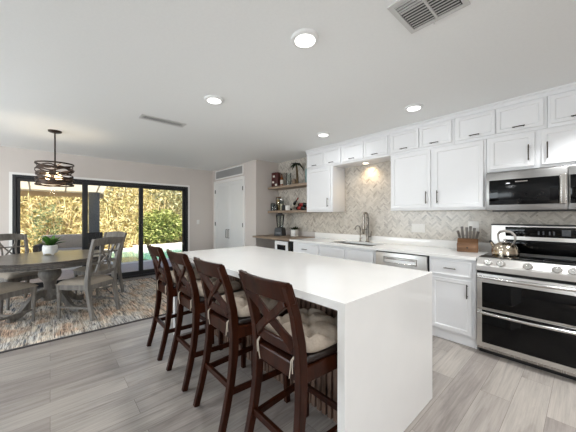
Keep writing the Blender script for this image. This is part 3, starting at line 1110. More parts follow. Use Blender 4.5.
for (lx, ly, lz, ln, w) in spots:
    base = wmat(kb) @ Vector((lx, ly, lz))
    lb = 'grey-handled kitchen knife in the wooden block, %s of the knives' % w
    t = thing('kitchen_knife', lb, 'knife', base, R(12), 'knives in the wooden block')
    bm = nb()
    sp_ = lx * 0.25
    tube(bm, [(0, 0, 0.0), (sp_ * 0.3, -0.006, ln * 0.3), (sp_ * 0.7, -0.016, ln * 0.7), (sp_, -0.03, ln)], [0.8, 1.0, 0.9, 1.1], flat=(0.008, 0.013))
    obj('handle', bm, M['knife_handle'], t, local=True, bev=0.003)
    bm = nb()
    box(bm, -0.0015, 0.0015, -0.012, 0.012, -0.0005, 0.012)
    obj('blade', bm, M['chrome'], t, local=True)

# ================================================================== ISLAND
IX0, IX1, IY0, IY1 = -3.06, -0.748, 1.02, 2.068
isl = thing('kitchen_island', 'white quartz waterfall kitchen island with dark slatted wood side', 'kitchen island', ((IX0 + IX1) / 2, 1.55, 0))
bm = nb()
T = 0.045
prism(bm, [(IX0, 0.0), (IX0 + T, 0.0), (IX0 + T, CT - T), (IX1 - T, CT - T), (IX1 - T, 0.0), (IX1, 0.0), (IX1, CT), (IX0, CT)], 'Y', IY0, IY1)
obj('waterfall_top', bm, M['quartz'], isl, smooth=False, bev=0.0025)
PY = 1.37
obj('cabinet_body', box(nb(), IX0 + T, IX1 - T, PY + 0.03, IY1 - 0.03, 0.0, CT - T), M['white'], isl, smooth=False)
bk = obj('panel_backing', box(nb(), IX0 + T, IX1 - T, PY + 0.012, PY + 0.03, 0.0, CT - T), M['slat_back'], isl, smooth=False)
bm = nb()
n = int((IX1 - IX0 - 2 * T - 0.01) / 0.048)
for k in range(n):
    x = IX1 - T - 0.010 - (k + 1) * 0.048
    box(bm, x, x + 0.031, PY - 0.008, PY + 0.012, 0.0, CT - T)
obj('slats', bm, M['slat'], bk, smooth=False)


# ================================================================== BAR STOOLS
def rear_post_pts(s):
    return [(s * 0.180, -0.098, 0.0), (s * 0.177, -0.062, 0.14), (s * 0.173, -0.026, 0.30), (s * 0.169, -0.006, 0.45), (s * 0.167, 0.0, 0.60), (s * 0.168, -0.012, 0.74), (s * 0.171, -0.044, 0.88), (s * 0.176, -0.098, 1.022)]


def back_y(z):
    P_ = rear_post_pts(1)
    for a, b in zip(P_, P_[1:]):
        if a[2] <= z <= b[2]:
            return a[1] + (b[1] - a[1]) * (z - a[2]) / (b[2] - a[2])
    return P_[-1][1]


def make_stool(label, loc, rz):
    t = thing('bar_stool', label, 'bar stool', loc, rz, 'bar stools along the island')
    Wd = M['stool_wood']
    for s in (-1, 1):
        bm = nb()
        tube(bm, rear_post_pts(s), [0.9, 0.95, 1.0, 1.1, 1.15, 1.1, 1.0, 0.9], flat=(0.021, 0.018))
        obj('rear_post', bm, Wd, t, local=True, smooth=False, bev=0.004)
        bm = nb()
        tube(bm, [(s * 0.205, 0.405, 0.0), (s * 0.205, 0.395, 0.615)], [0.8, 1.05], flat=(0.021, 0.021))
        obj('front_leg', bm, Wd, t, local=True, smooth=False, bev=0.003)
    # seat frame and leather pad
    bm = nb()
    prism(bm, [(-0.183, -0.012), (0.183, -0.012), (0.222, 0.42), (-0.222, 0.42)], 'Z', 0.555, 0.632)
    obj('seat_frame', bm, Wd, t, local=True, smooth=False, bev=0.006)
    bm = nb()
    prism(bm, [(-0.178, 0.024), (0.178, 0.024), (0.228, 0.432), (-0.228, 0.432)], 'Z', 0.632, 0.668)
    obj('seat_pad', bm, M['leather'], t, local=True, smooth=True, bev=0.014)
    # curved top rail
    bm = nb()
    n = 12
    grid = []
    for i in range(n + 1):
        u = -1 + 2 * i / n
        x = u * 0.192
        cv = -0.030 * (1 - u * u)
        zt = 1.036
        zb = 0.936 + 0.006 * (1 - u * u)
        row = []
        for (z, dy) in ((zb, 0.012), (zb, -0.012), (zt, -0.012), (zt, 0.012)):
            row.append(bm.verts.new((x, back_y(min(z, 1.02)) + cv + dy - (0.006 if z > 1 else 0), z)))
        grid.append(row)
    for a, b in zip(grid, grid[1:]):
        for k in range(4):
            bm.faces.new((a[k], a[(k + 1) % 4], b[(k + 1) % 4], b[k]))
    bm.faces.new(grid[0])
    bm.faces.new(list(reversed(grid[-1])))
    obj('top_rail', bm, Wd, t, local=True, smooth=True, bev=0.004)
    # lower back rail
    bm = nb()
    pts = [(-0.165 + 0.33 * k / 8, back_y(0.704) - 0.012 * (1 - (k / 4 - 1) ** 2), 0.704) for k in range(9)]
    tube(bm, pts, 1.0, flat=(0.024, 0.010))
    obj('lower_rail', bm, Wd, t, local=True, smooth=False, bev=0.003)
    # crossed braces
    for s in (-1, 1):
        bm = nb()
        pts = []
        for k in range(11):
            q = k / 10
            z = 0.712 + 0.230 * q
            x = s * (-0.140 + 0.284 * q) - s * 0.007 * math.sin(2 * PI * q)
            bow = -0.012 * (1 - (2 * q - 1) ** 2) - 0.008 - (0.004 if s > 0 else 0)
            pts.append((x, back_y(z) + bow, z))
        tube(bm, pts, [1.2, 1.05, 0.95, 0.9, 0.95, 1.0, 0.95, 0.9, 0.95, 1.1, 1.3], flat=(0.022, 0.009))
        obj('cross_brace', bm, Wd, t, local=True, smooth=False, bev=0.003)
    # stretchers
    for (a, b, nm) in (((-0.205, 0.402, 0.20), (0.205, 0.402, 0.20), 'footrest'), ((-0.173, -0.03, 0.27), (0.173, -0.03, 0.27), 'stretcher'),
                       ((-0.174, -0.035, 0.24), (-0.205, 0.40, 0.24), 'stretcher'), ((0.174, -0.035, 0.24), (0.205, 0.40, 0.24), 'stretcher')):
        bm = nb()
        tube(bm, [a, b], 1.0, flat=(0.018, 0.011))
        obj(nm, bm, Wd, t, local=True, smooth=False, bev=0.003)
    return t


def make_cushion(label, loc, rz):
    t = thing('seat_cushion', label, 'cushion', loc, rz, 'tufted cushions on the bar stools')
    bm = nb()
    N = 34
    gridt, gridb = [], []
    tufts = [(-0.095, 0.125), (0.095, 0.125), (0, 0.22), (-0.1, 0.315), (0.1, 0.315), (0.0, 0.05), (0.0, 0.39), (-0.2, 0.22), (0.2, 0.22)]
    for j in range(N + 1):
        rt, rb = [], []
        for i in range(N + 1):
            u, v = -1 + 2 * i / N, -1 + 2 * j / N
            # square to rounded-square
            p_ = 5.0
            nrm_ = (abs(u) ** p_ + abs(v) ** p_) ** (1 / p_) if (u or v) else 1
            mx_ = max(abs(u), abs(v)) or 1
            k = mx_ / nrm_ if (u or v) else 1
            uu, vv = u * k, v * k
            x = uu * 0.200
            y = 0.222 + vv * 0.205
            edge = max(0.0, 1 - mx_ ** 6) ** 0.5
            h = 0.018 + 0.048 * edge
            for (tx_, ty_) in tufts:
                d2 = (x - tx_) ** 2 + (y - ty_) ** 2
                h -= 0.042 * math.exp(-d2 / (2 * 0.022 ** 2)) * edge
            # seams that join the tufts
            for (a_, b_) in (((-0.2, 0.02), (0.2, 0.42)), ((0.2, 0.02), (-0.2, 0.42)), ((-0.2, 0.24), (0.0, 0.43)), ((0.0, 0.43), (0.2, 0.24)), ((-0.2, 0.2), (0.0, 0.01)), ((0.0, 0.01), (0.2, 0.2))):
                ax, ay = a_
                bx, by = b_
                L = math.hypot(bx - ax, by - ay)
                d = abs((x - ax) * (by - ay) - (y - ay) * (bx - ax)) / L
                h -= 0.020 * math.exp(-(d / 0.013) ** 2) * edge
            rt.append(bm.verts.new((x, y, 0.012 + max(h, 0.004))))
            rb.append(bm.verts.new((x * (1 - 0.03 * mx_ ** 6), 0.222 + (y - 0.222) * (1 - 0.03 * mx_ ** 6), 0.012 - 0.0115 * edge)))
        gridt.append(rt)
        gridb.append(rb)
    for j in range(N):
        for i in range(N):
            bm.faces.new((gridt[j][i], gridt[j][i + 1], gridt[j + 1][i + 1], gridt[j + 1][i]))
            bm.faces.new((gridb[j][i], gridb[j + 1][i], gridb[j + 1][i + 1], gridb[j][i + 1]))
    for i in range(N):
        bm.faces.new((gridt[0][i], gridb[0][i], gridb[0][i + 1], gridt[0][i + 1]))
        bm.faces.new((gridt[N][i + 1], gridb[N][i + 1], gridb[N][i], gridt[N][i]))
        bm.faces.new((gridt[i + 1][0], gridb[i + 1][0], gridb[i][0], gridt[i][0]))
        bm.faces.new((gridt[i][N], gridb[i][N], gridb[i + 1][N], gridt[i + 1][N]))
    obj('pad', bm, M['cushion'], t, local=True, angle=80)
    for s in (-1, 1):
        for kk, (dx, ln) in enumerate(((0.0, 0.07), (0.014, 0.10))):
            bm = nb()
            x0 = s * 0.138
            tube(bm, [(x0, 0.022, 0.010), (x0 - s * dx * 0.3, -0.016, 0.003), (x0 - s * dx * 0.6, -0.030, -0.012), (x0 - s * dx, -0.030, -ln * 0.6), (x0 - s * dx * 1.6, -0.028, -ln)], 0.0026, 6)
            obj('tie', bm, M['tie'], t, local=True)
    return t


stool_spots = [(-1.035, 0.855, R(0), 'the one beside the waterfall end'), (-1.630, 0.855, R(0), 'second from the waterfall end'), (-2.205, 0.855, R(0), 'third from the waterfall end'), (-2.785, 0.845, R(0), 'the farthest, closest to the sliding door')]
SL = 'dark brown X-back bar stool at the white island, %s'
CL = 'beige tufted cushion on a dark bar stool, %s'
s0 = c0 = None
for (x, y, a, w) in stool_spots:
    if s0 is None:
        s0 = make_stool(SL % w, (x, y, 0), a)
        c0 = make_cushion(CL % w, (x, y, 0.6685), a)
    else:
        dup(s0, (x, y, 0), a, SL % w)
        dup(c0, (x, y, 0.6685), a, CL % w)

# ================================================================== DINING AREA
rug = thing('area_rug', 'multicolour grey and rust striped rug under the grey dining table', 'rug', (-5.0, -0.3, 0))
obj('pile', box(nb(), -6.2, -3.775, -1.9, 1.6, 0.0, 0.010, 0.003), M['rug'], rug)
bm = nb()
slab_hole(bm, -6.225, -3.75, -1.925, 1.625, -6.2, -3.775, -1.9, 1.6, 0.0, 0.011)
obj('binding', bm, M['rug_edge'], rug, smooth=False)
RZ = 0.0115

TX, TY = -5.0, 0.0
dt = thing('dining_table', 'round grey wood pedestal dining table standing on the striped rug', 'table', (TX, TY, RZ), R(0))
bm = nb()
lathe(bm, [(0.66, 0.722), (0.69, 0.724), (0.70, 0.732), (0.70, 0.738), (0.685, 0.742), (0.69, 0.748), (0.70, 0.752), (0.70, 0.758), (0.695, 0.762), (0, 0.762)], (0, 0, -RZ), 72)
obj('tabletop', bm, M['grey_top'], dt, local=True)
bm = nb()
lathe(bm, [(0.0, 0.655), (0.60, 0.655), (0.615, 0.66), (0.615, 0.672), (0.60, 0.68), (0.60, 0.722)], (0, 0, -RZ), 64)
obj('apron', bm, M['grey_wood'], dt, local=True)
bm = nb()
lathe(bm, [(0.09, 0.16), (0.105, 0.19), (0.085, 0.24), (0.066, 0.30), (0.066, 0.37), (0.078, 0.42), (0.115, 0.47), (0.128, 0.52), (0.115, 0.57), (0.085, 0.605), (0.14, 0.63), (0.20, 0.655)], (0, 0, -RZ), 32)
obj('pedestal', bm, M['grey_wood'], dt, local=True)
for k in range(4):
    a = R(38 + 90 * k)
    bm = nb()
    prof = [(0.06, 0.27), (0.14, 0.265), (0.22, 0.215), (0.29, 0.14), (0.35, 0.08), (0.41, 0.055), (0.46, 0.062), (0.485, 0.055)]
    pts = []
    for i in range(len(prof) - 1):
        for s in range(3):
            q = Vector(prof[i]).lerp(Vector(prof[i + 1]), s / 3)
            pts.append((q.x * math.cos(a), q.x * math.sin(a), q.y - RZ))
    pts.append((prof[-1][0] * math.cos(a), prof[-1][0] * math.sin(a), prof[-1][1] - RZ))
    n = len(pts)
    tube(bm, pts, [1.2 - 0.4 * i / n for i in range(n)], flat=(0.036, 0.024))
    box(bm, -0.03, 0.03, -0.028, 0.028, 0, 0.03, 0.004)
    for v in bm.verts[-24:]:
        pass
    f = obj('foot', bm, M['grey_wood'], dt, local=True, bev=0.006)
    # lower pad under the toe
    vs = [v for v in f.data.vertices if abs(v.co.x) <= 0.031 and abs(v.co.y) <= 0.029 and v.co.z <= 0.0301]
    for v in vs:
        x, y = v.co.x + 0.455, v.co.y
        v.co.x, v.co.y = x * math.cos(a) - y * math.sin(a), x * math.sin(a) + y * math.cos(a)


def make_chair(label, loc, rz):
    t = thing('dining_chair', label, 'chair', loc, rz, 'grey dining chairs round the table')
    Wd = M['grey_wood']

    def post(s):
        return [(s * 0.205, -0.075, 0.0), (s * 0.205, -0.035, 0.2), (s * 0.205, 0.0, 0.40), (s * 0.205, 0.0, 0.50), (s * 0.208, -0.025, 0.68), (s * 0.214, -0.065, 0.86), (s * 0.222, -0.115, 1.015)]

    def by(z):
        P_ = post(1)
        for a, b in zip(P_, P_[1:]):
            if a[2] <= z <= b[2]:
                return a[1] + (b[1] - a[1]) * (z - a[2]) / (b[2] - a[2])
        return P_[-1][1]
    for s in (-1, 1):
        bm = nb()
        tube(bm, post(s), [0.9, 1.0, 1.15, 1.15, 1.0, 0.9, 0.85], flat=(0.022, 0.020))
        obj('rear_leg', bm, Wd, t, local=True, smooth=False, bev=0.004)
        bm = nb()
        lathe(bm, [(0.015, 0.0), (0.019, 0.02), (0.016, 0.04), (0.021, 0.22), (0.026, 0.32), (0.020, 0.335), (0.028, 0.35), (0.029, 0.43)], (s * 0.225, 0.40, 0), 14)
        obj('front_leg', bm, Wd, t, local=True)
    bm = nb()
    prism(bm, [(-0.21, -0.01), (0.21, -0.01), (0.245, 0.425), (-0.245, 0.425)], 'Z', 0.37, 0.435)
    obj('seat_frame', bm, Wd, t, local=True, smooth=False, bev=0.005)
    bm = nb()
    N = 14
    rows = []
    for j in range(N + 1):
        r_ = []
        for i in range(N + 1):
            u, v = -1 + 2 * i / N, -1 + 2 * j / N
            wdt = 0.195 + 0.052 * (v + 1) / 2
            e = (max(0, 1 - abs(u) ** 5) * max(0, 1 - abs(v) ** 5)) ** 0.5
            r_.append(bm.verts.new((u * wdt, 0.215 + v * 0.225, 0.44 + 0.055 * e)))
        rows.append(r_)
    for j in range(N):
        for i in range(N):
            bm.faces.new((rows[j][i], rows[j][i + 1], rows[j + 1][i + 1], rows[j + 1][i]))
    ring = [rows[0][i] for i in range(N + 1)] + [rows[j][N] for j in range(1, N + 1)] + [rows[N][i] for i in range(N - 1, -1, -1)] + [rows[j][0] for j in range(N - 1, 0, -1)]
    low = [bm.verts.new((v.co.x, v.co.y, 0.432)) for v in ring]
    for i in range(len(ring)):
        j = (i + 1) % len(ring)
        bm.faces.new((ring[i], low[i], low[j], ring[j]))
    bm.faces.new(low)
    obj('seat', bm, M['seat_fabric'], t, local=True, angle=70)
    # top rail, curved backwards, slightly crowned
    bm = nb()
    n = 12
    grid = []
    for i in range(n + 1):
        u = -1 + 2 * i / n
        row = []
        for z, dy in ((0.935 - 0.012 * u * u, 0.011), (0.935 - 0.012 * u * u, -0.011), (1.035 - 0.022 * u * u, -0.013), (1.035 - 0.022 * u * u, 0.009)):
            row.append(bm.verts.new((u * 0.238, by(min(z, 1.014)) - 0.030 * (1 - u * u) + dy, z)))
        grid.append(row)
    for a, b in zip(grid, grid[1:]):
        for k in range(4):
            bm.faces.new((a[k], a[(k + 1) % 4], b[(k + 1) % 4], b[k]))
    bm.faces.new(grid[0])
    bm.faces.new(list(reversed(grid[-1])))
    obj('top_rail', bm, Wd, t, local=True, bev=0.004)
    bm = nb()
    tube(bm, [(-0.2 + 0.4 * k / 6, by(0.565) - 0.012 * (1 - (k / 3 - 1) ** 2), 0.565) for k in range(7)], 1.0, flat=(0.020, 0.010))
    obj('lower_rail', bm, Wd, t, local=True, smooth=False, bev=0.003)
    # fretwork: two bowed uprights, crossing curves, two rungs
    for s in (-1, 1):
        bm = nb()
        pts = [(s * (0.115 - 0.035 * math.sin(PI * k / 10)), by(0.575 + 0.37 * k / 10) - 0.012, 0.575 + 0.37 * k / 10) for k in range(11)]
        tube(bm, pts, 1.0, flat=(0.011, 0.008))
        obj('upright', bm, Wd, t, local=True, smooth=False)
        bm = nb()
        pts = [(s * 0.095 * math.cos(PI * k / 10), by(0.59 + 0.35 * k / 10) - 0.016, 0.59 + 0.35 * k / 10) for k in range(11)]
        tube(bm, pts, 1.0, flat=(0.011, 0.007))
        obj('fret', bm, Wd, t, local=True, smooth=False)
    for z in (0.70, 0.83):
        bm = nb()
        tube(bm, [(-0.2, by(z), z), (0, by(z) - 0.016, z), (0.2, by(z), z)], 1.0, flat=(0.009, 0.007))
        obj('rung', bm, Wd, t, local=True, smooth=False)
    for s in (-1, 1):
        bm = nb()
        tube(bm, [(s * 0.206, -0.045, 0.15), (s * 0.225, 0.40, 0.15)], 1.0, flat=(0.012, 0.009))
        obj('stretcher', bm, Wd, t, local=True, smooth=False)
    bm = nb()
    tube(bm, [(-0.216, 0.17, 0.15), (0.216, 0.17, 0.15)], 1.0, flat=(0.012, 0.009))
    obj('cross_stretcher', bm, Wd, t, local=True, smooth=False)
    return t


def face(fx_, fy_):
    return math.atan2(-fx_, fy_)


ch = make_chair('grey fretwork dining chair with its back between the table and bar stools', (-4.30, 0.51, RZ), face(-0.78, -0.62))
dup(ch, (-5.50, 0.77, RZ), face(0.53, -0.85), 'grey dining chair half hidden behind another chair, close to the pool view')
dup(ch, (-4.47, -0.60, RZ), face(-0.68, 0.73), 'grey dining chair at the near side of the table, back out of frame')
dup(ch, (-5.83, -0.44, RZ), face(0.87, 0.49), 'grey dining chair across the table, in front of the glass door edge')


def leaves(bm, c, n, rmin, rmax, length, width, up=0.5, droop=0.4, rnd=random):
    """strap leaves that spring from c."""
    for k in range(n):
        a = rnd.uniform(0, 2 * PI)
        el = rnd.uniform(0.2, 1.3) if up is None else rnd.uniform(up - 0.4, up + 0.4)
        L = length * rnd.uniform(0.7, 1.1)
        d = Vector((math.cos(a), math.sin(a), 0))
        sd = Vector((-math.sin(a), math.cos(a), 0))
        prev = None
        S = 5
        p = Vector(c) + d * rnd.uniform(rmin, rmax)
        for s in range(S + 1):
            t_ = s / S
            w_ = width * math.sin(PI * min(0.98, 0.12 + 0.88 * t_)) ** 0.8 / 2
            q = p + d * (math.cos(el) * L * t_) + Vector((0, 0, math.sin(el) * L * t_ - droop * L * t_ * t_))
            pair = (bm.verts.new(q - sd * w_), bm.verts.new(q + Vector((0, 0, -w_ * 0.3))), bm.verts.new(q + sd * w_))
            if prev:
                bm.faces.new((prev[0], prev[1], pair[1], pair[0]))
                bm.faces.new((prev[1], prev[2], pair[2], pair[1]))
            prev = pair
    return bm


random.seed(4)
pl = thing('potted_plant', 'green strappy plant in a textured white pot on the dining table', 'plant', (-5.17, 0.0, 0.762))
bm = nb()
lathe(bm, [(0.055, 0.012), (0.078, 0.022), (0.086, 0.06), (0.086, 0.11), (0.080, 0.138), (0.072, 0.138), (0.072, 0.12), (0, 0.12)], (0, 0, 0), 26)
pot = obj('pot', bm, M['ceramic'], pl, local=True)
for k in range(3):
    a = 2 * PI * k / 3 + 0.5
    bm = nb()
    lathe(bm, [(0.014, 0.0), (0.018, 0.02)], (0.06 * math.cos(a), 0.06 * math.sin(a), 0), 10)
    obj('pot_foot', bm, M['ceramic'], pot, local=True)
bm = nb()
lathe(bm, [(0.0, 0.1201), (0.071, 0.1201), (0.071, 0.126), (0.0, 0.13)], (0, 0, 0), 20)
obj('soil', bm, M['soil'], pl, local=True)
bm = nb()
leaves(bm, (0, 0, 0.126), 22, 0.0, 0.025, 0.26, 0.055, 0.95, 0.35)
obj('foliage', bm, M['leaf'], pl, local=True, angle=60)

# pendant over the table
px, py = -4.857, 0.05
pd = thing('pendant_lamp', 'bronze drum pendant of woven metal bands hanging over the dining table', 'lamp', (px, py, CZ))
bm = nb()
lathe(bm, [(0.06, -0.022), (0.072, -0.016), (0.075, 0.0)], (0, 0, 0), 24)
obj('canopy', bm, M['pend_metal'], pd, local=True)
bm = nb()
tube(bm, [(0, 0, -0.01), (0, 0, -0.60)], 0.009, 8)
obj('rod', bm, M['pend_metal'], pd, local=True)
bm = nb()
for k in range(3):
    a = 2 * PI * k / 3 + 0.3
    tube(bm, [(0, 0, -0.50), (0.196 * math.cos(a), 0.196 * math.sin(a), -0.458)], 0.006, 6)
obj('spider', bm, M['pend_metal'], pd, local=True)
random.seed(11)


def band(z, rad, hgt, amp, waves, ph, tilt):
    bm = nb()
    N = 72
    rows = []
    for i in range(N):
        a = 2 * PI * i / N
        zz = z + amp * math.sin(waves * a + ph) + tilt * math.cos(a + ph)
        rr = rad + 0.007 * math.sin(waves * a + ph + 1.3)
        rows.append([bm.verts.new((r2 * math.cos(a), r2 * math.sin(a), zz + dz)) for r2, dz in ((rr, -hgt / 2), (rr + 0.003, -hgt / 2), (rr + 0.003, hgt / 2), (rr, hgt / 2))])
    for i in range(N):
        a, b = rows[i], rows[(i + 1) % N]
        for k in range(4):
            bm.faces.new((a[k], a[(k + 1) % 4], b[(k + 1) % 4], b[k]))
    return bm


SH = [(-0.455, 0.198, 0.020, 0.0, 0, 0, 0), (-0.738, 0.198, 0.018, 0.0, 0, 0, 0)]
for k in range(11):
    SH.append((-0.482 - k * 0.0235, 0.193 + 0.006 * (k % 2), 0.017, random.uniform(0.012, 0.030), random.choice((2, 3, 3, 4)), random.uniform(0, 6.28), random.uniform(0.006, 0.022)))
for (z, rad, h, am, wv, ph, tl) in SH:
    obj('shade_band', band(z, rad, h, am, wv, ph, tl), M['pend_metal'], pd, local=True)
for k in range(3):
    a = 2 * PI * k / 3 + 0.3
    bx, by_ = 0.075 * math.cos(a), 0.075 * math.sin(a)
    bm = nb()
    tube(bm, [(0, 0, -0.58), (bx, by_, -0.58), (bx, by_, -0.56)], 0.007, 8)
    hd = obj('lamp_holder', bm, M['pend_metal'], pd, local=True)
    bm = nb()
    lathe(bm, [(0.0, -0.675), (0.018, -0.668), (0.028, -0.645), (0.024, -0.615), (0.013, -0.59), (0.012, -0.575)], (bx, by_, 0), 16)
    obj('bulb', bm, M['bulb'], hd, local=True)
ld = bpy.data.lights.new('pendant_glow', 'POINT')
ld.energy = 7
ld.color = (1.0, 0.80, 0.55)
ld.shadow_soft_size = 0.05
lo = bpy.data.objects.new('pendant_glow', ld)
COL.objects.link(lo)
lo.location = (px, py, CZ - 0.60)

# ================================================================== CEILING FIXTURES
def ceiling_light(label, x, y):
    t = thing('ceiling_light', label, 'light', (x, y, CZ), 0, 'round ceiling lights')
    bm = nb()
    lathe(bm, [(0.066, -0.019), (0.076, -0.022), (0.088, -0.018), (0.091, 0.0)], (0, 0, 0), 40)
    obj('rim', bm, M['fixture_white'], t, local=True)
    bm = nb()
    lathe(bm, [(0.0, -0.0235), (0.05, -0.0230), (0.0655, -0.0205), (0.0655, -0.0185)], (0, 0, 0), 40)
    obj('lens', bm, M['lens'], t, local=True)
    return t


def lamp_light(x, y, p=1.0, spread=180):
    d = bpy.data.lights.new('ceiling_area_lamp', 'AREA')
    d.shape = 'DISK'
    d.size = 0.16
    d.spread = R(spread)
    d.energy = LAMP_POWER * p
    d.color = LAMP_COLOR
    o = bpy.data.objects.new('ceiling_area_lamp', d)
    COL.objects.link(o)
    o.location = (x, y, CZ - 0.028)


for x, y, lb in ((-1.231, 1.246, 'round white ceiling light over the near end of the island, the largest one'), (-2.475, 1.22, 'round white ceiling light over the far end of the island, closest to the linear vent'),
                 (-1.235, 2.90, 'round white ceiling light in front of the cabinets beside the microwave'), (-2.50, 2.90, 'round white ceiling light in front of the cabinets above the sink')):
    ceiling_light(lb, x, y)
    lamp_light(x, y, {(-1.235, 2.90): 0.3, (-2.50, 2.90): 1.3, (-2.475, 1.22): 4.6}.get((x, y), 3.2))
for x, y, p in ((0.12, 1.24, 2.2), (1.4, 1.24, 1.2), (0.10, -0.45, 2.8), (0.12, 2.80, 8)):  # unseen lamps without fixtures, added to brighten the floor and right side
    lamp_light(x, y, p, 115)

vt = thing('ceiling_vent', 'narrow linear slot vent in the ceiling between the pendant and island lights', 'vent', (-3.455, 1.035, CZ))
bm = nb()
slab_hole(bm, -3.535, -3.375, 0.78, 1.29, -3.505, -3.405, 0.81, 1.26, CZ - 0.008, CZ)
obj('frame', bm, M['vent'], vt, smooth=False, bev=0.002)
obj('backing', box(nb(), -3.505, -3.405, 0.81, 1.26, CZ - 0.002, CZ - 0.0005), M['dark_gap'], vt, smooth=False)
bm = nb()
for k in range(19):
    y = 0.818 + k * 0.0236
    box(bm, -3.505, -3.405, y, y + 0.009, CZ - 0.007, CZ - 0.002)
obj('slats', bm, M['vent'], vt, smooth=False)

vr = thing('ceiling_register', 'square three-way air register in the ceiling above the island, cut by photo edge', 'vent', (-0.575, 1.55, CZ))
vx0, vx1, vy0, vy1 = -0.745, -0.425, 1.40, 1.715
bm = nb()
slab_hole(bm, vx0, vx1, vy0, vy1, vx0 + 0.028, vx1 - 0.028, vy0 + 0.028, vy1 - 0.028, CZ - 0.010, CZ)
obj('frame', bm, M['vent'], vr, smooth=False, bev=0.002)
obj('backing', box(nb(), vx0 + 0.028, vx1 - 0.028, vy0 + 0.028, vy1 - 0.028, CZ - 0.0025, CZ - 0.0005), M['grille_dark'], vr, smooth=False)
bm = nb()
xm = (vx0 + vx1) / 2
box(bm, xm - 0.006, xm + 0.006, vy0 + 0.028, vy1 - 0.028, CZ - 0.010, CZ - 0.002)
for k in range(7):      # curved blades either side of the middle bar
    y = vy0 + 0.12 + k * 0.0235
    for s in (-1, 1):
        a, b = (xm - 0.125, xm - 0.008) if s < 0 else (xm + 0.008, xm + 0.125)
        prism(bm, [(y, CZ - 0.011), (y + 0.009, CZ - 0.011), (y + 0.016, CZ - 0.003), (y + 0.009, CZ - 0.003)], 'X', a, b)
for k in range(4):
    y = vy0 + 0.032 + k * 0.022
    box(bm, vx0 + 0.03, vx1 - 0.03, y, y + 0.009, CZ - 0.011, CZ - 0.003)
obj('blades', bm, M['vent'], vr, smooth=False)
bm = nb()
tube(bm, [(xm - 0.02, vy1 - 0.014, CZ - 0.010), (xm - 0.02, vy1 - 0.014, CZ - 0.026)], 0.004, 8)
obj('lever', bm, M['vent'], vr)

# ================================================================== SHELVES AND WHAT STANDS ON THEM
sh_up = tag(obj('wall_shelf', box(nb(), RX + 0.002, -3.358, 3.47, 3.768, 1.885, 1.930, 0.003), M['shelf_wood']), 'upper floating wooden shelf in the tiled corner alcove', 'shelf', 'floating shelves')
sh_lo = tag(obj('wall_shelf', box(nb(), RX + 0.002, -3.358, 3.47, 3.768, 1.385, 1.430, 0.003), M['shelf_wood']), 'lower floating wooden shelf holding jars and bottles', 'shelf', 'floating shelves')
U, L_, C_ = 1.9305, 1.4305, 0.9205

rb = thing('boxed_set', 'dark red box with small white labels on the upper shelf', 'box', (-4.37, 3.56, U), R(8))
obj('carton', box(nb(), -0.085, 0.085, -0.05, 0.05, 0.0, 0.30, 0.003), M['redbox'], rb, local=True)
for (x, z) in ((-0.03, 0.20), (-0.05, 0.08), (0.035, 0.02)):
    obj('paper_label', box(nb(), x - 0.02, x + 0.035, -0.0515, -0.049, z, z + 0.04), M['paper'], rb, local=True)


def bottle(name, label, cat, loc, h, r, body, capm, lab=None, neck=True):
    t = thing(name, label, cat, loc)
    bm = nb()
    if neck:
        lathe(bm, [(r * 0.9, 0), (r, 0.01), (r, h * 0.6), (r * 0.75, h * 0.7), (r * 0.36, h * 0.78), (r * 0.34, h * 0.94)], (0, 0, 0), 18)
    else:
        lathe(bm, [(r * 0.9, 0), (r, 0.008), (r, h * 0.82), (r * 0.86, h * 0.88)], (0, 0, 0), 20)
    obj('body', bm, body, t, local=True)
    bm = nb()
    if neck:
        lathe(bm, [(r * 0.40, h * 0.93), (r * 0.40, h), (0, h)], (0, 0, 0), 16)
    else:
        lathe(bm, [(r * 0.92, h * 0.88), (r * 0.92, h * 0.99), (0, h)], (0, 0, 0), 20)
    obj('cap', bm, capm, t, local=True)
    if lab:
        bm = nb()
        lathe(bm, [(r * 1.01, h * 0.2), (r * 1.015, h * 0.21), (r * 1.015, h * 0.5), (r * 1.01, h * 0.51)], (0, 0, 0), 20)
        obj('paper_label', bm, lab, t, local=True)
    return t


bottle('amber_bottle', 'slim amber bottle with white label beside the dark red box', 'bottle', (-4.235, 3.60, U), 0.27, 0.032, M['amber'], M['black'], M['paper'])
# clear vase
vs = thing('glass_vase', 'clear glass vase on the upper shelf between bottle and palm ornament', 'vase', (-4.09, 3.66, U))
bm = nb()
lathe(bm, [(0.045, 0), (0.05, 0.01), (0.06, 0.12), (0.05, 0.22), (0.058, 0.27), (0.054, 0.27), (0.046, 0.22), (0.055, 0.12), (0.044, 0.015), (0, 0.015)], (0, 0, 0), 24)
obj('vessel', bm, M['jar_glass'], vs, local=True)
# palm ornament
pm = thing('palm_ornament', 'dark metal palm tree ornament with small hut base on the upper shelf', 'ornament', (-3.80, 3.60, U))
bm = nb()
lathe(bm, [(0.10, 0), (0.105, 0.012), (0.09, 0.022), (0, 0.022)], (0, 0, 0), 24, 1.0, 0.6)
obj('base', bm, M['stem'], pm, local=True)
bm = nb()
tube(bm, [(0.03, 0, 0.02), (0.035, 0, 0.12), (0.02, 0, 0.28), (0.0, 0, 0.41)], [0.030, 0.025, 0.021, 0.018], 10)
obj('trunk', bm, M['stem'], pm, local=True)
random.seed(5)
bm = nb()
leaves(bm, (0, 0, 0.41), 20, 0, 0.01, 0.16, 0.055, 0.5, 0.95)
obj('fronds', bm, M['leaf_dark'], pm, local=True)
bm = nb()
prism(bm, [(-0.04, 0.02), (0.04, 0.02), (0.04, 0.09), (0.0, 0.13), (-0.04, 0.09)], 'Y', -0.03, 0.03)
bm.transform(Matrix.Translation((-0.055, 0, 0)))
obj('hut', bm, M['shelf_wood'], pm, local=True, smooth=False)
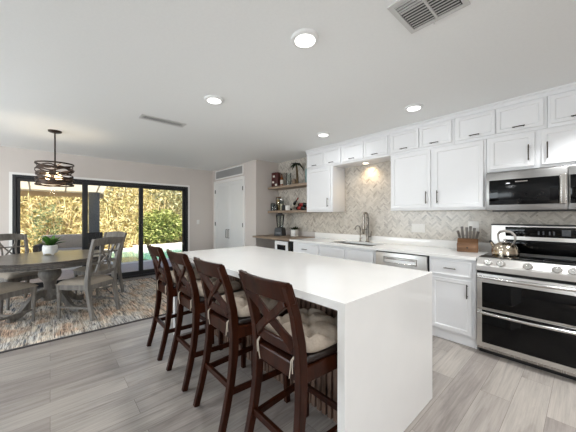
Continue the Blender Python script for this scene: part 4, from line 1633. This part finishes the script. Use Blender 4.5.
tc = thing('teal_canister', 'pale teal canister at the end of the upper shelf by the cabinet', 'canister', (-3.50, 3.66, U))
bm = nb()
lathe(bm, [(0.075, 0), (0.08, 0.008), (0.08, 0.25), (0.074, 0.258)], (0, 0, 0), 28)
obj('body', bm, M['teal'], tc, local=True)
bm = nb()
lathe(bm, [(0.076, 0.258), (0.078, 0.275), (0.02, 0.283), (0.014, 0.30), (0, 0.302)], (0, 0, 0), 28)
obj('lid', bm, M['teal'], tc, local=True)


def jar(label, loc, h, r, content, lidm, fill=0.8):
    t = thing('storage_jar', label, 'jar', loc)
    bm = nb()
    lathe(bm, [(r * 0.92, 0), (r, 0.008), (r, h * 0.85), (r * 0.9, h * 0.92), (r * 0.86, h * 0.92), (r * 0.95, h * 0.85), (r * 0.95, 0.010), (0, 0.010)], (0, 0, 0), 22)
    obj('glass', bm, M['jar_glass'], t, local=True)
    bm = nb()
    lathe(bm, [(r * 0.93, 0.0105), (r * 0.93, h * 0.85 * fill), (0, h * 0.85 * fill)], (0, 0, 0), 22)
    obj('contents', bm, content, t, local=True)
    bm = nb()
    lathe(bm, [(r * 0.93, h * 0.92), (r * 0.93, h), (0, h)], (0, 0, 0), 22)
    obj('lid', bm, lidm, t, local=True)
    return t


jar('short dark-filled jar at the wall end of the lower shelf', (-4.475, 3.56, L_), 0.16, 0.05, M['dark_jar'], M['black'], 0.95)
jar('tall jar of amber contents on the lower shelf behind the short dark jars', (-4.44, 3.68, L_), 0.30, 0.055, M['honey'], M['block_wood'], 0.95)
jar('dark short jar second along the lower shelf beside the cream jar', (-4.355, 3.54, L_), 0.14, 0.045, M['dark_jar'], M['black'], 0.95)
jar('tall glass jar with cream contents on the lower shelf', (-4.26, 3.62, L_), 0.24, 0.05, M['cream'], M['chrome'], 0.7)
bottle('dark_tin', 'small black lidded tin standing on the lower shelf beside the cream jar', 'tin', (-4.13, 3.56, L_), 0.11, 0.042, M['black'], M['black'], None, False)
bw = thing('white_mug', 'small white mug on the lower shelf in front of the bottles', 'mug', (-3.985, 3.54, L_))
bm = nb()
lathe(bm, [(0.035, 0), (0.045, 0.01), (0.048, 0.10), (0.044, 0.10), (0.041, 0.012), (0, 0.012)], (0, 0, 0), 22)
obj('cup', bm, M['ceramic'], bw, local=True)
bm = nb()
tube(bm, [(0.044, 0, 0.08), (0.07, 0, 0.078), (0.075, 0, 0.05), (0.062, 0, 0.025), (0.044, 0, 0.022)], 0.006, 8)
obj('handle', bm, M['ceramic'], bw, local=True)


def lying_bottle(label, loc, rotz, tilt, foil, labm, name='wine_bottle', h=0.31, r=0.038):
    t = thing(name, label, 'bottle', loc, rotz, 'bottles on the lower shelf')
    q = Matrix.Rotation(R(90 - tilt), 4, 'Y')
    parts = (('body', [(r * 0.9, 0), (r, 0.01), (r, h * 0.58), (r * 0.7, h * 0.68), (r * 0.38, h * 0.76), (r * 0.36, h * 0.80)], M['bottle']),
             ('foil', [(r * 0.40, h * 0.80), (r * 0.42, h * 0.98), (r * 0.40, h), (0, h)], foil),
             ('paper_label', [(r * 1.01, h * 0.14), (r * 1.02, h * 0.15), (r * 1.02, h * 0.44), (r * 1.01, h * 0.45)], labm))
    for nm, pr, m in parts:
        bm = nb()
        lathe(bm, pr, (0, 0, 0), 18)
        bm.transform(q)
        obj(nm, bm, m, t, local=True)
    return t


lying_bottle('dark wine bottle lying on the lower shelf beside the cabinet', (-3.76, 3.585, L_ + 0.0398), 0, 0, M['wine_red'], M['wine_red'])
lying_bottle('dark wine bottle lying behind another at the cabinet end of lower shelf', (-3.77, 3.675, L_ + 0.0398), 0, 0, M['black'], M['paper'])
lying_bottle('dark bottle stacked on top of the two lying wine bottles', (-3.75, 3.63, L_ + 0.1045), 0, 0, M['black'], M['wine_red'])
lying_bottle('red-necked bottle leaning up at a slant on the lower shelf', (-4.06, 3.69, L_ + 0.028), R(-4), 42, M['wine_red'], M['paper'], r=0.03, h=0.33)

# blender on the wood counter
bx, by_ = -4.17, 3.50
bl = thing('blender', 'black countertop blender with clear jar in the corner under the shelves', 'blender', (bx, by_, C_), R(20))
bm = nb()
prism(bm, [(-0.10, 0), (0.10, 0), (0.085, 0.12), (0.07, 0.165), (-0.07, 0.165), (-0.085, 0.12)], 'Y', -0.085, 0.085)
bb = obj('base', bm, M['black'], bl, local=True, smooth=False, bev=0.01)
obj('button_panel', box(nb(), -0.06, 0.06, -0.0895, -0.083, 0.035, 0.075, 0.003), M['display'], bb, local=True)
bm = nb()
lathe(bm, [(0.06, 0.168), (0.065, 0.172), (0.085, 0.40), (0.088, 0.41), (0.084, 0.41), (0.081, 0.40), (0.061, 0.176), (0, 0.176)], (0, 0, 0), 24)
obj('jar', bm, M['jar_glass'], bl, local=True)
bm = nb()
lathe(bm, [(0.086, 0.405), (0.088, 0.432), (0.05, 0.44), (0.045, 0.462), (0, 0.462)], (0, 0, 0), 24)
obj('lid', bm, M['black'], bl, local=True)
bm = nb()
lathe(bm, [(0.025, 0.1765), (0.02, 0.20), (0.014, 0.21), (0.014, 0.404)], (0, 0, 0), 12)
for k, z in enumerate((0.21, 0.27, 0.33)):
    a = k * 1.1
    tube(bm, [(-0.05 * math.cos(a), -0.05 * math.sin(a), z + 0.012), (0, 0, z), (0.05 * math.cos(a), 0.05 * math.sin(a), z + 0.012)], 1.0, flat=(0.002, 0.008))
obj('blade_column', bm, M['black'], bl, local=True)

sp = thing('succulent_planter', 'small square cream planter with dark succulents on the wooden counter', 'plant', (-3.86, 3.61, C_), R(10))
bm = nb()
box(bm, -0.055, 0.055, -0.055, 0.055, 0.0, 0.13, 0.006)
obj('pot', bm, M['ceramic'], sp, local=True)
random.seed(9)
bm = nb()
for (ax, ay) in ((-0.03, -0.02), (0.028, -0.025), (-0.02, 0.03), (0.03, 0.028), (0, 0)):
    leaves(bm, (ax, ay, 0.128), 12, 0, 0.006, 0.085, 0.030, 0.9, 0.2)
obj('foliage', bm, M['leaf_dark'], sp, local=True)

# ================================================================== OUTSIDE
struct('deck', box(nb(), -8.55, XL - 0.12, -6, 9, -0.12, -0.012), M['deck'], smooth=False)
struct('ground', box(nb(), -22, -12.75, -12, 16, -0.30, -0.05), M['ground'], smooth=False)
bm = nb()
slab_hole(bm, -12.75, -8.55, -6, 9, -12.3, -8.8, 1.35, 8.5, -0.12, -0.004)
struct('pool_coping', bm, M['coping'], smooth=False)
struct('pool_water', box(nb(), -12.3, -8.8, 1.35, 8.5, -0.5, -0.06), M['water'], smooth=False)
struct('pool_ledge', box(nb(), -12.78, -12.3, 2.6, 8.8, -0.004, 0.09, 0.01), M['coping'])
struct('garden_wall', box(nb(), -16.4, -16.2, -12, 16, -0.1, 2.2), M['fence'], smooth=False)

# patio cover: beam on a post, boarded underside
pc = thing('patio_canopy', 'cream canvas patio canopy with tan valance, seen through the top of the glass door', 'canopy', (-8.52, 0.85, -0.012))
obj('post', box(nb(), -8.60, -8.42, 0.74, 0.96, -0.012, 1.93, 0.006), M['post'], pc)
bm = nb()
prism(bm, [(-8.56, 1.935), (-6.75, 2.36), (-6.75, 2.366), (-8.56, 1.941)], 'Y', -5.5, 1.06)
obj('canvas', bm, M['canvas'], pc, smooth=False)
bm = nb()
for a_, b_ in ((-5.5, -0.385), (-0.365, 1.06)):
    box(bm, -8.566, -8.558, a_, b_, 1.79 if a_ > -1 else 1.775, 1.94)
obj('valance', bm, M['valance'], pc, smooth=False)
for k in range(11):
    y = -5.3 + k * 0.62
    bm = nb()
    tube(bm, [(-8.55, y, 1.915), (-6.77, y, 2.335)], 1.0, flat=(0.014, 0.014))
    obj('rib', bm, M['patio_white'], pc, smooth=False)
bm = nb()
tube(bm, [(-8.53, -5.5, 1.92), (-8.53, 1.06, 1.92)], 1.0, flat=(0.02, 0.02))
obj('front_rail', bm, M['patio_white'], pc, smooth=False)

# outdoor furniture glimpsed through the glass
so = thing('outdoor_sofa', 'grey outdoor sofa on the patio seen behind the potted plant', 'sofa', (-9.3, 0.33, -0.012), R(84))
obj('frame', box(nb(), -0.55, 0.55, -0.32, 0.32, 0.08, 0.30, 0.02), M['outdoor_dark'], so, local=True)
obj('seat_cushion', box(nb(), -0.5, 0.5, -0.30, 0.22, 0.30, 0.46, 0.04, 3), M['outdoor'], so, local=True)
obj('backrest', box(nb(), -0.52, 0.52, 0.20, 0.34, 0.30, 0.82, 0.04, 3), M['outdoor'], so, local=True)
for s in (-1, 1):
    obj('armrest', box(nb(), s * 0.56 - 0.06, s * 0.56 + 0.06, -0.32, 0.32, 0.28, 0.60, 0.02), M['outdoor_dark'], so, local=True)
    for yy in (-0.28, 0.28):
        obj('leg', box(nb(), s * 0.5 - 0.025, s * 0.5 + 0.025, yy - 0.025, yy + 0.025, 0.0, 0.09), M['outdoor_dark'], so, local=True)
oc = thing('patio_chair', 'dark woven patio chair standing by the grey patio post', 'chair', (-7.75, 0.86, -0.012), R(100))
obj('seat', box(nb(), -0.17, 0.17, -0.20, 0.24, 0.38, 0.44, 0.01), M['outdoor_dark'], oc, local=True)
bm = nb()
prism(bm, [(0.20, 0.44), (0.24, 0.44), (0.32, 0.93), (0.28, 0.93)], 'X', -0.17, 0.17)
obj('backrest', bm, M['outdoor_dark'], oc, local=True, smooth=False)
for sx in (-1, 1):
    for sy in (-1, 1):
        obj('leg', box(nb(), sx * 0.14 - 0.02, sx * 0.14 + 0.02, sy * 0.2 - 0.02, sy * 0.2 + 0.02, 0, 0.385), M['outdoor_dark'], oc, local=True)


# planting
def blades(n, xr, yr, zr, L, W, lean, seed, shape=None):
    rnd = random.Random(seed)
    vs, fs = [], []
    for _ in range(n):
        for _try in range(20):
            x, y, z = rnd.uniform(*xr), rnd.uniform(*yr), rnd.uniform(*zr)
            if shape is None or shape(x, y, z):
                break
        a = rnd.uniform(0, 2 * PI)
        el = rnd.gauss(lean, 0.6)
        d = Vector((math.cos(a) * math.cos(el), math.sin(a) * math.cos(el), math.sin(el)))
        up = Vector((rnd.uniform(-1, 1), rnd.uniform(-1, 1), rnd.uniform(-1, 1)))
        s = d.cross(up)
        if s.length < 1e-3:
            continue
        s.normalize()
        l, w = L * rnd.uniform(0.6, 1.3), W * rnd.uniform(0.7, 1.3)
        p = Vector((x, y, z))
        m1 = p + d * (l * 0.45)
        tip = p + d * l - Vector((0, 0, l * 0.18))
        b = len(vs)
        vs += [p - s * (w * 0.2), p + s * (w * 0.2), m1 + s * (w * 0.5), tip, m1 - s * (w * 0.5)]
        fs.append((b, b + 1, b + 2, b + 3, b + 4))
    me = bpy.data.meshes.new('blades')
    me.from_pydata([tuple(v) for v in vs], [], fs)
    return me


def plant_mesh(name, me, m, parent=None):
    me.materials.append(m)
    me.name = name
    o = bpy.data.objects.new(name, me)
    COL.objects.link(o)
    if parent is not None:
        o.parent = parent
        o.matrix_parent_inverse = wmat(parent).inverted()
    return o


hd = plant_mesh('bamboo_hedge', blades(78000, (-13.9, -12.95), (-4.5, 7.5), (-0.1, 3.5), 0.23, 0.026, -0.3, 3), M['straw'])
tag(hd, 'tall dry straw-coloured cane hedge filling the garden beyond the pool', 'hedge')
hd['kind'] = 'stuff'
rnd = random.Random(8)
vs_, fs_ = [], []
bm = nb()
for k in range(260):
    x, y = rnd.uniform(-13.9, -13.0), rnd.uniform(-4.5, 7.5)
    h = rnd.uniform(3.0, 3.9)
    tube(bm, [(x, y, -0.1), (x + rnd.uniform(-0.2, 0.2), y + rnd.uniform(-0.3, 0.3), h * 0.5), (x + rnd.uniform(-0.5, 0.5), y + rnd.uniform(-0.6, 0.6), h)], [0.016, 0.014, 0.006], 4)
st = obj('canes', bm, M['straw'], hd)


def shrub(name, label, c, rx, ry, rz, n, L, W, m, seed):
    t = thing(name, label, 'bush' if name == 'garden_shrub' else 'tree', (c[0], c[1], -0.05))
    rr = random.Random(seed)
    bumps = [(rr.uniform(-1, 1), rr.uniform(-1, 1), rr.uniform(-1, 1)) for _ in range(9)]

    def ins(x, y, z):
        u = Vector(((x - c[0]) / rx, (y - c[1]) / ry, (z - c[2]) / rz))
        l = u.length
        if l > 1.12:
            return False
        b = sum(0.16 * max(0, u.dot(Vector(q))) for q in bumps) / 2
        return 0.45 < l < 0.82 + b
    plant_mesh('foliage', blades(n, (c[0] - rx, c[0] + rx), (c[1] - ry, c[1] + ry), (max(0, c[2] - rz), c[2] + rz), L, W, 0.2, seed, ins), m, t)
    bm = nb()
    tube(bm, [(c[0], c[1], -0.05), (c[0] + 0.03, c[1], c[2] * 0.5), (c[0], c[1] + 0.05, c[2])], [0.06, 0.05, 0.03], 8)
    obj('trunk', bm, M['stem'], t)
    return t


shrub('garden_shrub', 'bright green round bush behind the pool', (-12.9, 3.85, 0.75), 0.7, 1.0, 0.85, 3600, 0.17, 0.055, M['green'], 21)
shrub('garden_tree', 'grey-green leafy tree rising above the bright green bush', (-13.3, 5.0, 2.5), 0.8, 1.7, 1.2, 3400, 0.22, 0.05, M['olive'], 22)
shrub('garden_shrub', 'dark green bush in front of the canes under the patio cover', (-12.6, -0.1, 0.85), 0.3, 0.45, 0.9, 330, 0.16, 0.045, M['deepgreen'], 23)
